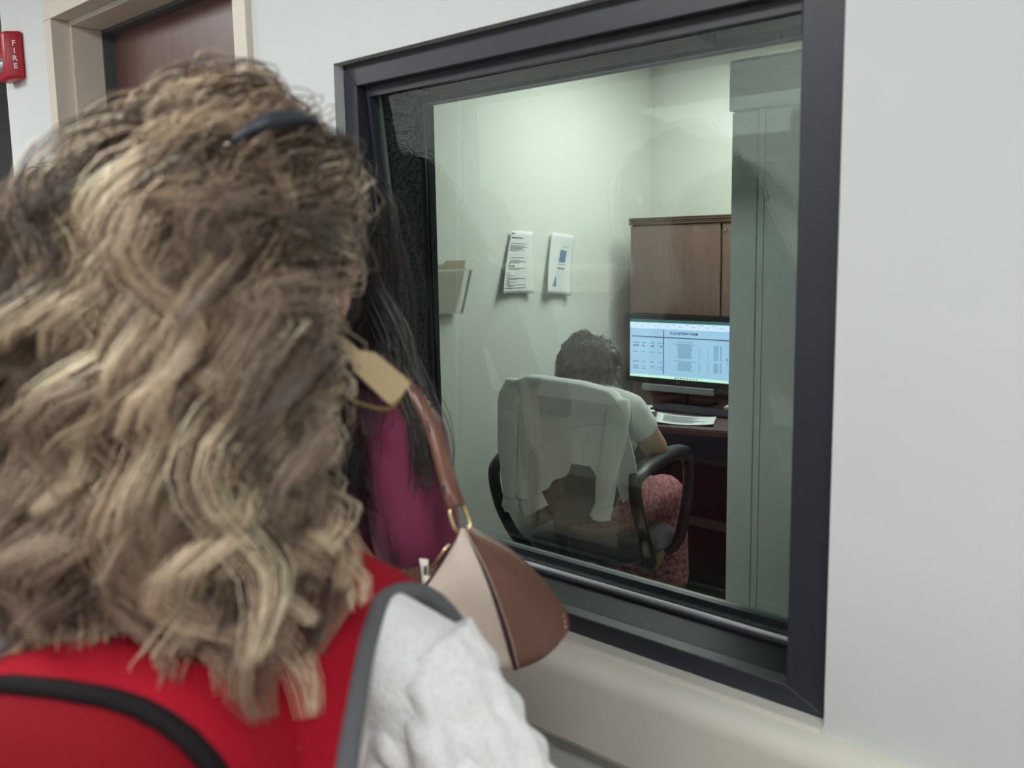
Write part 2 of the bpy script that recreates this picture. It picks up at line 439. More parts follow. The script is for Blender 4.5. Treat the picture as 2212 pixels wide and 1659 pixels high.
hut = thing('desk_hutch', 'mahogany overhead hutch cabinet with ribbed top edge above the monitor', 'cabinet', (-2.2, 3.0, .740))
obj('carcass', B((-.758, .75, -.182, .19, .435, .450), (-.758, .75, -.182, .19, .860, .874), (-.758, -.738, -.182, .19, 0, .874), (.73, .75, -.182, .19, 0, .874), (-.738, .73, .17, .19, .30, .874)), MAHOGV, hut)
for x0, x1 in ((-.758, -.236), (-.228, .258), (.266, .75)):
    d = obj('cabinet_door', B((x0 + .002, x1 - .002, -.202, -.183, .437, .870), bev=.002), MAHOGV, hut)
for k in range(4):
    obj('top_rib', B((-.764, .756, -.208 + .002 * (k % 2), -.18, .874 + .009 * k, .8815 + .009 * k), bev=.0015), MAHOG, hut)
obj('top_board', B((-.764, .756, -.19, .19, .874, .908)), MAHOG, hut)
obj('door_lock', tube([(-.205, -.210, .838), (-.205, -.200, .838)], .007, 12), mat('steel', srgb(180, 180, 178)), hut)

mon = thing('monitor', 'black desktop monitor showing a blue spreadsheet form', 'monitor', (-2.60, 2.705, .740), math.radians(4))
MW, MZ0, MZ1 = .292, .108, .440
bez = bmesh.new()
for b in ((-MW, MW, MZ1 - .022, MZ1), (-MW, MW, MZ0, MZ0 + .026), (-MW, -MW + .018, MZ0 + .026, MZ1 - .022), (MW - .018, MW, MZ0 + .026, MZ1 - .022)):
    box(bez, b[0], b[1], -.004, .02, b[2], b[3])
obj('bezel', bez, mat('bezel', srgb(28, 29, 33), rough=.4), mon)
obj('back_shell', B((-MW + .01, MW - .01, .02, .05, MZ0 + .01, MZ1 - .01), bev=.01), DARK, mon)
SX0, SX1, SZ0, SZ1 = -MW + .018, MW - .018, MZ0 + .026, MZ1 - .022
scr = obj('screen', B((SX0, SX1, .001, .004, SZ0, SZ1)), mat('screen_blue', srgb(150, 190, 215), rough=.3, emit=(srgb(160, 198, 234), .48)), mon)
def quads(name, rects, m, parent, y, dy=.0006):
    bm = bmesh.new()
    for x0, x1, z0, z1 in rects: box(bm, x0, x1, y - dy, y, z0, z1)
    return tag(obj(name, bm, m, parent), kind='stuff' if len(rects) > 1 else None)
def sx(u): return SX0 + (SX1 - SX0) * u
def sz(v): return SZ1 - (SZ1 - SZ0) * v
def R(u0, u1, v0, v1): return (sx(u0), sx(u1), sz(v1), sz(v0))
quads('title_bar', [R(0, 1, 0, .055)], mat('scr_green', srgb(44, 92, 88), emit=(srgb(52, 104, 98), .55)), scr, .0009)
quads('tool_ribbon', [R(0, 1, .055, .16)], mat('scr_lilac', srgb(178, 196, 226), emit=(srgb(188, 206, 238), .68)), scr, .0009)
quads('task_bar', [R(0, 1, .955, 1)], mat('scr_lime', srgb(180, 214, 200), emit=(srgb(186, 222, 200), .65)), scr, .0009)
rng = random.Random(4)
INK = mat('scr_ink', srgb(30, 46, 60), emit=(srgb(48, 66, 84), .4))
INK2 = mat('scr_ink_pale', srgb(90, 120, 140), emit=(srgb(110, 146, 168), .5))
ink = [R(.02, .985, .292, .306), R(.345, .352, .17, .93)]
pale = []
for v in (.40, .445, .465, .56, .73, .81, .85):
    for u0, u1 in ((.03, .095), (.13, .165), (.19, .20), (.22, .26), (.285, .30), (.315, .345)):
        if rng.random() < .92: ink.append(R(u0, u1 - rng.random() * .012, v, v + .008))
for k in range(26):
    v = .36 + .019 * k
    if k in (1, 15, 16): continue
    hw = .11 if k in (2, 17) else .06 + .02 * rng.random()
    pale.append(R(.56 - hw, .56 + hw, v, v + .008))
    if k > 4: pale.append(R(.70, .706, v, v + .011)); pale.append(R(.785, .791, v, v + .008))
    if k > 1: pale.append(R(.84, .885, v, v + .008)); pale.append(R(.90, .915, v, v + .009))
    if 11 < k < 18: ink.append(R(.962, .97, v, v + .012))
for k in range(14): pale.append(R(.05 + .065 * k, .07 + .065 * k + .02 * rng.random(), .075 + .03 * (k % 2), .083 + .03 * (k % 2)))
for k in range(8): ink.append(R(.46 + .03 * k, .475 + .03 * k, .97, .985))
quads('form_lines', ink, INK, scr, .0006)
quads('form_text', pale, INK2, scr, .0006)
text_mesh('form_title', 'FLSA REVIEW FORM', .017, INK, scr, (sx(.55), .0004, sz(.225)), (PI / 2, 0, 0), bold=.0003, depth=.0002)
text_mesh('badge', 'DELL', .011, mat('badge_grey', srgb(140, 145, 150), rough=.4), mon, (0, -.0045, MZ0 + .010), (PI / 2, 0, 0), depth=.0004)
obj('speaker_bar', B((-.20, .19, -.012, .03, MZ0 - .038, MZ0 - .004), bev=.004), mat('bar_grey', srgb(140, 148, 150), rough=.4), mon)
obj('stand_neck', B((-.03, .03, .03, .06, .012, .30), bev=.006), DARK, mon)
obj('stand_foot', B((-.12, .12, .03, .18, 0, .014), bev=.006), DARK, mon)

for m_ in bpy.data.materials:
    if m_.name.startswith('scr'): m_.cycles.emission_sampling = 'NONE'
kb = thing('keyboard', 'black computer keyboard on the desk below the monitor', 'keyboard', (-2.44, 2.635, .740), math.radians(3))
obj('case', B((-.22, .22, -.07, .07, 0, .014), bev=.004), DARK, kb)
KEY = mat('key_grey', srgb(44, 46, 50), rough=.5)
km = bmesh.new(); box(km, -.0065, .0065, -.0065, .0065, 0, .006, bev=.0015, seg=1); kme = bpy.data.meshes.new('key'); km.to_mesh(kme); km.free(); kme.materials.append(KEY)
for r in range(5):
    for c in range(22):
        o = bpy.data.objects.new('key', kme); C.objects.link(o); o.parent = kb; o.location = (-.203 + .0192 * c, -.052 + .0245 * r, .013)

PAPER = mat('paper', srgb(226, 232, 228), rough=.85, spec=.1)
PINK = mat('print_grey', srgb(120, 128, 132), rough=.9)
def sheet(name, label, corners, z, curl, prints, n=10, group=None):
    """sheet lying on the desk: corners tl,tr,br,bl in plan, curl = lift of the far corner pair"""
    t = thing(name, label, 'paper', (corners[0][0], corners[0][1], z))
    P = [Vector((x - corners[0][0], y - corners[0][1], 0)) for x, y in corners]
    def S_(u, v, dz=0):
        p = P[0] * (1 - u) * (1 - v) + P[1] * u * (1 - v) + P[2] * u * v + P[3] * (1 - u) * v
        return (p.x, p.y, .0015 + curl * ((u - .5) ** 2 * 2 + .4 * (v - .5) ** 2) + dz)
    grid_mesh('sheet_of_paper', [[S_(i / n, j / n) for j in range(n + 1)] for i in range(n + 1)], PAPER, t, .0006)
    if prints:
        bm = bmesh.new()
        for (u0, u1, v) in prints:
            m_ = 6
            for i in range(m_):
                a, b = u0 + (u1 - u0) * i / m_, u0 + (u1 - u0) * (i + 1) / m_
                bm.faces.new([bm.verts.new(S_(*q, .0009)) for q in ((a, v), (b, v), (b, v + .022), (a, v + .022))])
        tag(obj('print', bm, PINK, t), kind='stuff')
    return t
lines = [(.12, .55 + .35 * rng.random(), .12 + .05 * k) for k in range(14)]
sheet('paper_sheet', 'printed sheet of paper in front of the keyboard at the desk edge', [(-2.56, 2.48), (-2.28, 2.535), (-2.19, 2.37), (-2.42, 2.27)], .740, .018, lines)
sheet('paper_sheet', 'white sheet of paper left of the keyboard behind the seated person', [(-2.86, 2.62), (-2.72, 2.66), (-2.60, 2.52), (-2.74, 2.44)], .740, .004, lines[:10])
sheet('paper_sheet', 'sheet of paper poking out over the desk edge beside the elbow', [(-2.66, 2.40), (-2.50, 2.40), (-2.44, 2.19), (-2.60, 2.19)], .740, .004, None)
nb = thing('sticky_notes', 'small beige sticky note block on the keyboard beside the monitor', 'note pad', (-2.30, 2.72, .759))
obj('note_block', B((-.04, .04, -.03, .03, 0, .012), bev=.001), mat('note_beige', srgb(196, 186, 160), rough=.8), nb)
obj('note_cover', B((-.04, .05, -.01, .035, .0125, .015)), PAPER, nb)

# ------------------------------------------------------------------ things on the booth's left wall
def wall_sheet(name, label, TL, TR, BR_, BL, fold, prints):
    """sheet taped at its top to the wall x=-3.12; corners as (y, z); it bellies and curls away from the wall"""
    y0 = (TL[0] + TR[0]) / 2; z0 = TL[1]
    t = thing(name, label, 'paper', (-3.12, y0, z0))
    def S_(u, v, d=0):
        y = (TL[0] * (1 - u) + TR[0] * u) * (1 - v) + (BL[0] * (1 - u) + BR_[0] * u) * v
        z = (TL[1] * (1 - u) + TR[1] * u) * (1 - v) + (BL[1] * (1 - u) + BR_[1] * u) * v
        x = .004 + .012 * (1 - u) + .03 * v * v * (.35 + .65 * (2 * u - 1) ** 2) + .01 * math.sin(PI * u) * (1 - v)
        if fold is not None:
            x += .008 * max(0, 1 - abs(u - fold) / .35)
        return (x + d, y - y0, z - z0)
    n = 14
    grid_mesh('sheet_of_paper', [[S_(i / n, j / n) for j in range(n + 1)] for i in range(n + 1)], PAPER, t, .0006)
    for nm, polys, m_ in prints:
        bm = bmesh.new()
        for poly in polys:
            bm.faces.new([bm.verts.new(S_(u, v, .0012)) for u, v in poly])
        tag(obj(nm, bm, m_, t), kind='stuff' if len(polys) > 2 else None)
    return t
def bar(u0, u1, v, h=.008): 
    m_ = 5
    return [[(u0 + (u1 - u0) * i / m_, v), (u0 + (u1 - u0) * (i + 1) / m_, v), (u0 + (u1 - u0) * (i + 1) / m_, v + h), (u0 + (u1 - u0) * i / m_, v + h)] for i in range(m_)]
TXT = mat('print_dark', srgb(88, 96, 98), rough=.9)
pr = []
pr += bar(.06, .50, .105, .018)
for v, u1 in ((.20, .78), (.235, .62), (.255, .78), (.275, .55), (.295, .62), (.315, .42), (.425, .68), (.465, .48), (.485, .74), (.505, .50), (.525, .16), (.55, .33), (.57, .34), (.59, .74), (.61, .55), (.665, .18), (.695, .24), (.715, .38), (.735, .24), (.755, .76), (.775, .45), (.795, .20), (.815, .44), (.835, .2), (.855, .78), (.875, .40)):
    pr += bar(.06 + (.05 if u1 > .35 and v > .42 else 0), u1, v)
wall_sheet('wall_notice', 'printed notice of dense text taped to the booth wall', (2.095, 1.592), (2.252, 1.584), (2.222, 1.298), (2.005, 1.303), None,
           [('text_print', pr + bar(.02, .80, .905, .01), TXT), ('red_mark', [[(.05, .035), (.10, .035), (.10, .065), (.05, .065)], [(.11, .04), (.17, .04), (.17, .05), (.11, .05)]], mat('print_red', srgb(176, 60, 66), rough=.9))])
BLUE = mat('print_blue', srgb(98, 124, 164), rough=.9)
wall_sheet('wall_notice', 'creased notice with a blue picture taped to the booth wall', (2.372, 1.583), (2.555, 1.567), (2.490, 1.275), (2.305, 1.292), .33,
           [('picture', [[(.38, .265), (.70, .275), (.68, .47), (.36, .47)]], BLUE), ('picture', [[(.30, .70), (.32, .70), (.38, .87), (.22, .87)]], BLUE),
            ('text_print', bar(.45, .80, .21) + bar(.36, .72, .50) + bar(.33, .70, .555, .012) + bar(.33, .70, .575), TXT)])

fp = thing('file_pocket', 'clear plastic wall file pocket on the booth wall', 'file holder', (-3.12, 1.64, 1.235))
CLEARP = mat('clear_plastic', srgb(215, 220, 212), rough=.2, spec=.5)
CLEARP.node_tree.nodes['Principled BSDF'].inputs['Alpha'].default_value = .22
def prism_x(pts, x0, x1):
    bm = bmesh.new(); a = [bm.verts.new((x0, y, z)) for y, z in pts]; b = [bm.verts.new((x1, y, z)) for y, z in pts]
    bm.faces.new(a); bm.faces.new(b[::-1])
    for i in range(len(pts)): bm.faces.new((a[i], a[(i + 1) % len(pts)], b[(i + 1) % len(pts)], b[i]))
    return bm
obj('front_panel', prism_x([(-.155, .0), (.105, .0), (.165, .185), (-.155, .185)], .050, .053), CLEARP, fp)
obj('back_panel', prism_x([(-.155, .0), (.105, .0), (.165, .20), (-.155, .20)], .002, .005), CLEARP, fp)
obj('bottom_ledge', prism_x([(-.155, -.006), (.107, -.006), (.109, .0), (-.155, .0)], .002, .053), CLEARP, fp)
obj('rim', prism_x([(-.155, .180), (.164, .180), (.166, .188), (-.155, .188)], .0495, .0545), mat('rim_plastic', srgb(205, 210, 200), rough=.3), fp)
obj('side_rim', prism_x([(.103, 0), (.107, 0), (.168, .188), (.163, .188)], .040, .0545), mat('rim_plastic', srgb(205, 210, 200)), fp)
ff = thing('file_folder', 'tan manila folder in the wall file pocket', 'folder', (-3.12, 1.64, 1.238))
obj('folder_front', prism_x([(-.15, .0), (.085, .0), (.098, .03), (.150, .19), (-.15, .19)], .022, .026), mat('manila', srgb(176, 166, 140), rough=.85), ff)
obj('folder_back', prism_x([(-.15, .0), (.085, .0), (.150, .19), (.160, .222), (.050, .222), (.030, .206), (-.15, .206)], .014, .018), mat('manila', srgb(176, 166, 140)), ff)

ol = thing('wall_outlet', 'white electrical outlet low on the booth wall', 'outlet', (-3.12, 1.645, .365))
PLATE = mat('outlet_white', srgb(222, 222, 214), rough=.4)
obj('cover_plate', B((0, .006, -.036, .036, -.058, .058), bev=.002), PLATE, ol)
for zz in (-.026, .026):
    s_ = obj('socket', B((.006, .008, -.016, .016, zz - .015, zz + .015), bev=.0015), PLATE, ol)
    obj('slot', B((.0076, .0084, -.008, -.006, zz - .004, zz + .007), (.0076, .0084, .006, .008, zz - .004, zz + .007), (.0076, .0084, -.002, .002, zz - .011, zz - .007)), DARK, s_)

# ------------------------------------------------------------------ tall pale metal cabinet inside the booth, near the window
sc_ = thing('storage_cabinet', 'tall pale grey metal cabinet standing in the booth at the right side of the window', 'cabinet', (-.78, .70, 0))
PALE = mat('pale_metal', srgb(214, 219, 214), rough=.5, spec=.4)
obj('cabinet_body', B((-.198, .20, -.19, .22, .0, 1.830)), PALE, sc_)
obj('header_band', B((-.203, .205, -.204, .225, 1.748, 1.836), bev=.002), PALE, sc_)
obj('top_edge', B((-.2, -.140, -.2045, -.198, 1.836, 1.8395), (-.138, .2, -.2045, -.198, 1.835, 1.838)), mat('edge_white', srgb(235, 240, 235), rough=.4), sc_)
obj('door_leaf', B((-.198, -.144, -.200, -.19, .03, 1.745), bev=.0015), PALE, sc_)
obj('filler_strip', B((-.1425, -.130, -.199, -.19, .03, 1.745)), PALE, sc_)
obj('door_leaf', B((-.1285, .198, -.200, -.19, .03, 1.745), bev=.0015), PALE, sc_)
obj('name_plate', B((-.183, -.160, -.2025, -.2, 1.722, 1.731), bev=.0006), mat('plate_white', srgb(214, 220, 212), rough=.4), sc_)
# ------------------------------------------------------------------ office chair and the cardigan over its back
CH = (-2.15, 1.25, 0.0); CHR = math.radians(12)
ch = thing('office_chair', 'black office chair with loop armrests, its back turned to the window', 'chair', CH, CHR)
BLK = mat('chair_black', srgb(36, 37, 40), rough=.75, bump=(400, .2, .001), sheen=.2)
PLA = mat('chair_plastic', srgb(24, 25, 27), rough=.45)
CU = .07
def pad(name, fn, nu, nv, m, parent):
    G = [[fn(i / (nu - 1), j / (nv - 1)) for j in range(nv)] for i in range(nu)]
    return grid_mesh(name, G, m, parent)
def closed_pad(name, outline, depthf, m, parent, axis='y', rings=7):
    """cushion: outline (list of 2d points about a centre) shrunk into a domed front and back"""
    bm = bmesh.new(); n = len(outline); cx = sum(p[0] for p in outline) / n; cz = sum(p[1] for p in outline) / n
    layers = []
    for k in range(rings * 2 + 1):
        a = -PI / 2 + PI * k / (rings * 2)
        s = math.cos(a) ** .45 if math.cos(a) > 1e-4 else .02
        layers.append([bm.verts.new(depthf(cx + (x - cx) * s, cz + (z - cz) * s, math.sin(a))) for x, z in outline])
    for l0, l1 in zip(layers, layers[1:]):
        for i in range(n): bm.faces.new((l0[i], l0[(i + 1) % n], l1[(i + 1) % n], l1[i]))
    bm.faces.new(layers[0][::-1]); bm.faces.new(layers[-1])
    return obj(name, bm, m, parent, True)
def sq_outline(cx, cz, hw, hh, p=3.2, n=36, taper=0.0):
    out = []
    for k in range(n):
        t = 2 * PI * k / n; c, s = math.cos(t), math.sin(t)
        x = math.copysign(abs(c) ** (2 / p), c); z = math.copysign(abs(s) ** (2 / p), s)
        out.append((cx + x * hw * (1 - taper * (1 - z) / 2), cz + z * hh))
    return out
closed_pad('backrest', sq_outline(CU, .815, .215, .240, taper=.08), lambda x, z, s: (x, .035 + .03 * s + .25 * (x - CU) ** 2, z), BLK, ch)
closed_pad('seat', sq_outline(CU, .31, .245, .24), lambda x, y, s: (x, y, .455 + .045 * s), BLK, ch)
obj('back_support', tube(spline([(CU, .06, .72), (CU, -.005, .60), (CU, .04, .44), (CU, .25, .41)], 14), .03, 10, flat=(.4, 1)), PLA, ch, True)
for s in (-1, 1):
    x = CU + s * .262
    loop = spline([(x - s * .04, .20, .41), (x, .14, .45), (x + s * .012, .05, .58), (x + s * .01, .0, .71), (x + s * .005, .03, .765), (x, .20, .778), (x, .38, .775), (x + s * .004, .455, .735), (x + s * .012, .44, .62), (x, .40, .47), (x - s * .04, .37, .41)], 48)
    a = obj('armrest', tube(loop, .020, 10, flat=(1, 1.1)), PLA, ch, True)
    obj('arm_pad', tube(spline([(x + s * .004, .0, .76), (x, .10, .785), (x, .27, .796), (x, .40, .788), (x, .455, .76)], 16), [.016, .024, .027, .029, .03, .03, .03, .03, .03, .03, .03, .03, .029, .027, .024, .016], 12, flat=(.6, 1.15)), mat('arm_pad', srgb(30, 33, 36), rough=.4), a, True)
obj('gas_lift', tube([(CU, .30, .41), (CU, .30, .10)], .026, 14), PLA, ch, True)
for k in range(5):
    t = 2 * PI * k / 5 + .3; c, s = math.cos(t), math.sin(t)
    lg = obj('base_leg', tube([(CU + .02 * c, .30 + .02 * s, .105), (CU + .17 * c, .30 + .17 * s, .095), (CU + .30 * c, .30 + .30 * s, .075)], [.026, .022, .016], 10, flat=(.7, 1)), PLA, ch, True)
    obj('caster', tube([(CU + .295 * c - .016 * s, .30 + .295 * s + .016 * c, .03), (CU + .295 * c + .016 * s, .30 + .295 * s - .016 * c, .03)], .029, 16), PLA, lg, True)

cg = thing('cardigan', 'white knit cardigan with ruffled hem hung over the office chair back', 'cardigan', CH, CHR)
KNIT = mat('white_knit', srgb(246, 249, 244), rough=.9, sheen=.3, bump=(900, .15, .0008))
# body panel: from the front of the backrest over its top edge and down behind it
us = np.linspace(-.135, .300, 64)
topz = np.interp(us, [-.16, -.10, -.06, .0, .15, .25, .30], [1.035, 1.066, 1.080, 1.079, 1.068, 1.048, 1.00])
hemz = np.interp(us, [-.14, -.10, -.05, .0, .05, .11, .15, .20, .225, .26, .30], [.80, .74, .70, .72, .76, .83, .86, .88, .86, .90, .93])
G = []
for i, u in enumerate(us):
    col = []
    for j in range(36):
        t = j / 35
        if t < .22:
            a = t / .22
            y = .085 - .03 * a; z = topz[i] - .10 + .085 * a ** .8
        elif t < .42:
            a = (t - .22) / .20 * PI
            y = .020 + .035 * math.cos(a); z = topz[i] - .015 + .015 * math.sin(a)
        else:
            a = (t - .42) / .58
            z = topz[i] - .015 - (topz[i] - .015 - hemz[i]) * a
            y = -.015 - .004 * a + .25 * (u - CU) ** 2 * .6 - .006 * a * math.sin(38 * u + 1.3) - .004 * a * math.sin(71 * u)
        col.append((u, y, z))
    G.append(col)
grid_mesh('back_panel', G, KNIT, cg, .003)
# gathered ruffle below the seam
us = np.linspace(-.10, .262, 90)
sm = np.interp(us, [-.10, -.06, -.015, .06, .12, .188, .262], [.73, .80, .838, .885, .915, .934, .94])
hm = np.interp(us, [-.10, -.075, -.052, -.035, .0, .046, .062, .09, .113, .13, .16, .196, .213, .235, .262], [.70, .655, .652, .672, .69, .708, .735, .748, .771, .805, .80, .796, .760, .775, .80])
G = []
for i, u in enumerate(us):
    col = []
    for j in range(22):
        a = j / 21
        fold = math.sin(52 * u + .6) * .6 + math.sin(97 * u + 2) * .25
        col.append((u + .006 * a * math.cos(52 * u), -.022 - .012 * a - .020 * a ** 1.3 * fold + .15 * (u - CU) ** 2, sm[i] + (hm[i] - sm[i]) * a))
    G.append(col)
grid_mesh('ruffle', G, KNIT, cg, .0025)
obj('ruffle_seam', tube([(u, -.0245 + .15 * (u - CU) ** 2, z + .001) for u, z in zip(us, sm)], .0028, 6), KNIT, cg, True)
# long pointed front tails that hang beside the back
def cloth(name, L_, R_, yb, amp, k, ph, nv=26):
    """strip between two polylines (u, z); y = yb(a) plus folds"""
    Lp, Rp = spline([(a, 0, b) for a, b in L_], nv), spline([(a, 0, b) for a, b in R_], nv)
    G = []
    for i in range(18):
        s = i / 17; G.append([((1 - s) * Lp[j][0] + s * Rp[j][0], yb(j / (nv - 1)) + amp * math.sin(k * s + ph) * (.3 + .7 * j / (nv - 1)), (1 - s) * Lp[j][2] + s * Rp[j][2]) for j in range(nv)])
    return grid_mesh(name, G, KNIT, cg, .003)
cloth('front_panel', [(-.085, .98), (-.092, .80), (-.090, .66), (-.062, .588)], [(-.03, .96), (-.02, .80), (.0, .70), (.030, .645)], lambda a: -.012 - .012 * a, .006, 6, .5)
cloth('front_panel', [(.25, 1.0), (.262, .88), (.262, .76), (.285, .672)], [(.305, .985), (.318, .90), (.338, .80), (.326, .715)], lambda a: -.006 + .03 * a, .012, 3, 0)
# sleeves
def sleeve(name, path, wid, thick):
    path = spline(path, 30); wid = np.interp(np.linspace(0, 1, 30), np.linspace(0, 1, len(wid)), wid)
    bm = bmesh.new(); rings = []
    for j, (p, w_) in enumerate(zip(path, wid)):
        r = []
        for k in range(18):
            t = 2 * PI * k / 18
            wob = 1 + .10 * math.sin(3 * t + j * .22) + .05 * math.sin(5 * t + j * .5)
            r.append(bm.verts.new((p[0] + w_ * math.cos(t) * wob, p[1] + thick * math.sin(t) * wob, p[2])))
        rings.append(r)
    for r0, r1 in zip(rings, rings[1:]):
        for k in range(18): bm.faces.new((r0[k], r0[(k + 1) % 18], r1[(k + 1) % 18], r1[k]))
    bm.faces.new(rings[0][::-1]); bm.faces.new(rings[-1])
    return obj(name, bm, KNIT, cg, True)
s1 = sleeve('sleeve', [(-.118, .02, 1.062), (-.128, -.012, 1.0), (-.127, -.02, .88), (-.120, -.028, .76), (-.116, -.03, .650)], [.040, .042, .040, .037, .032, .029], .020)
sleeve('cuff', [(-.116, -.03, .652), (-.117, -.03, .63), (-.117, -.03, .607)], [.033, .031, .027], .018)
s2 = sleeve('sleeve', [(.268, .02, 1.02), (.282, -.012, .96), (.278, -.03, .86), (.260, -.04, .76), (.248, -.045, .672)], [.036, .044, .040, .036, .034, .031], .022)
sleeve('cuff', [(.247, -.045, .674), (.243, -.046, .65), (.240, -.046, .630)], [.035, .036, .033], .020)
# ------------------------------------------------------------------ figures
def ell(bm, c, r, seg=18):
    q = bmesh.ops.create_uvsphere(bm, u_segments=seg, v_segments=max(8, seg * 2 // 3), radius=1.0)
    for v in q['verts']:
        v.co = Vector((c[0] + v.co.x * r[0], c[1] + v.co.y * r[1], c[2] + v.co.z * r[2]))

def cap(bm, a, b, ra, rb, n=14, sq=1.0):
    """closed tapered capsule from a to b"""
    a, b = Vector(a), Vector(b); t = (b - a)
    L = t.length; t = t / L if L > 1e-6 else Vector((0, 0, 1))
    x = t.orthogonal().normalized(); y = t.cross(x)
    rings = []
    for k in range(1, 5):
        ph = -PI / 2 + PI / 2 * k / 5
        rings.append((a + t * ra * math.sin(ph), ra * math.cos(ph)))
    rings.append((a, ra)); rings.append((b, rb))
    for k in range(1, 5):
        ph = PI / 2 * k / 5
        rings.append((b + t * rb * math.sin(ph), rb * math.cos(ph)))
    rows = [[bm.verts.new(p + (x * math.cos(2 * PI * i / n) + y * math.sin(2 * PI * i / n)) * r) for i in range(n)] for p, r in rings]
    p0 = bm.verts.new(a - t * ra); p1 = bm.verts.new(b + t * rb)
    for r0, r1 in zip(rows, rows[1:]):
        for i in range(n): bm.faces.new((r0[i], r0[(i + 1) % n], r1[(i + 1) % n], r1[i]))
    for i in range(n):
        bm.faces.new((p0, rows[0][(i + 1) % n], rows[0][i])); bm.faces.new((p1, rows[-1][i], rows[-1][(i + 1) % n]))

def hand(bm, wrist, d, nrm, side, curl=.35, s=1.0):
    """palm, four unequal bent fingers and a thumb leaving the side of the palm"""
    d = Vector(d).normalized(); nrm = Vector(nrm).normalized(); ac = d.cross(nrm).normalized() * side
    w0 = Vector(wrist)
    for k in range(4):
        off = ac * (.026 - .0175 * k) * s
        k0 = w0 + d * .085 * s + off * 1.05
        cap(bm, w0 + d * .012 * s + off * .75, k0, .013 * s, .011 * s, 8)
        L = (.070, .080, .074, .058)[k] * s
        d1 = (d * math.cos(curl) + nrm * math.sin(curl)).normalized(); d2 = (d * math.cos(curl * 2.3) + nrm * math.sin(curl * 2.3)).normalized()
        m1 = k0 + d1 * L * .55; cap(bm, k0, m1, .0095 * s, .0088 * s, 8); cap(bm, m1, m1 + d2 * L * .5, .0088 * s, .0075 * s, 8)
    t0 = w0 + d * .028 * s + ac * .028 * s
    t1 = t0 + (d * .6 + ac * .7 + nrm * .35).normalized() * .036 * s
    cap(bm, w0 + d * .02 * s + ac * .012 * s, t0, .014 * s, .013 * s, 8)
    cap(bm, t0, t1, .012 * s, .010 * s, 8); cap(bm, t1, t1 + (d * .85 + ac * .2 + nrm * .45).normalized() * .028 * s, .010 * s, .0085 * s, 8)

def remesh(name, bm, voxel, m, parent, it=6, fac=.5):
    bmesh.ops.recalc_face_normals(bm, faces=bm.faces)
    me = bpy.data.meshes.new('tmp'); bm.to_mesh(me); bm.free()
    o = bpy.data.objects.new('tmp', me); C.objects.link(o)
    r = o.modifiers.new('r', 'REMESH'); r.mode = 'VOXEL'; r.voxel_size = voxel
    s = o.modifiers.new('s', 'SMOOTH'); s.iterations = it; s.factor = fac
    bpy.context.view_layer.update()
    me2 = bpy.data.meshes.new_from_object(o.evaluated_get(bpy.context.evaluated_depsgraph_get()))
    bpy.data.objects.remove(o); bpy.data.meshes.remove(me); me2.name = name
    return link(name, me2, m, parent, True)

def head_shapes(bm, c, yaw=0.0, pitch=0.0):
    """head about its centre c (mid height), facing +Y before yaw and pitch; returns a mapper"""
    Mx = Matrix.Translation(Vector(c)) @ Matrix.Rotation(yaw, 4, 'Z') @ Matrix.Rotation(pitch, 4, 'X')
    sub = bmesh.new()
    ell(sub, (0, -.012, .020), (.075, .096, .098), 28)
    ell(sub, (0, .030, -.035), (.060, .066, .076), 24)
    ell(sub, (0, .070, -.092), (.026, .022, .022))
    ell(sub, (0, .078, .022), (.050, .018, .012))
    cap(sub, (0, .092, .004), (0, .108, -.030), .009, .012, 10)
    ell(sub, (.011, .098, -.032), (.008, .010, .007)); ell(sub, (-.011, .098, -.032), (.008, .010, .007))
    ell(sub, (0, .090, -.058), (.024, .012, .006)); ell(sub, (0, .088, -.068), (.021, .012, .007))
    for s in (-1, 1):
        ell(sub, (s * .038, .066, -.022), (.022, .020, .020))
        ell(sub, (s * .076, -.004, -.010), (.008, .017, .030)); ell(sub, (s * .077, .002, -.034), (.006, .009, .011))
    for v in sub.verts: v.co = Mx @ v.co
    me = bpy.data.meshes.new('t'); sub.to_mesh(me); bm.from_mesh(me); bpy.data.meshes.remove(me); sub.free()
    return Mx

EYEW = mat('eye_white', srgb(228, 226, 222), rough=.2)
EYED = mat('iris', srgb(62, 44, 34), rough=.15)
def eyes(Mx, parent):
    for s in (-1, 1):
        e = bmesh.new(); ell(e, (s * .031, .080, .004), (.0125, .0125, .0095), 16)
        for v in e.verts: v.co = Mx @ v.co
        o = obj('eye', e, EYEW, parent, True)
        e = bmesh.new(); ell(e, (s * .031, .0895, .004), (.0055, .0045, .0055), 12)
        for v in e.verts: v.co = Mx @ v.co
        obj('iris', e, EYED, o, True)

def skin(name, col): return mat(name, col, rough=.5, spec=.35, noise=(25.0, .25, tuple(c * .86 for c in col[:3]) + (1,)))

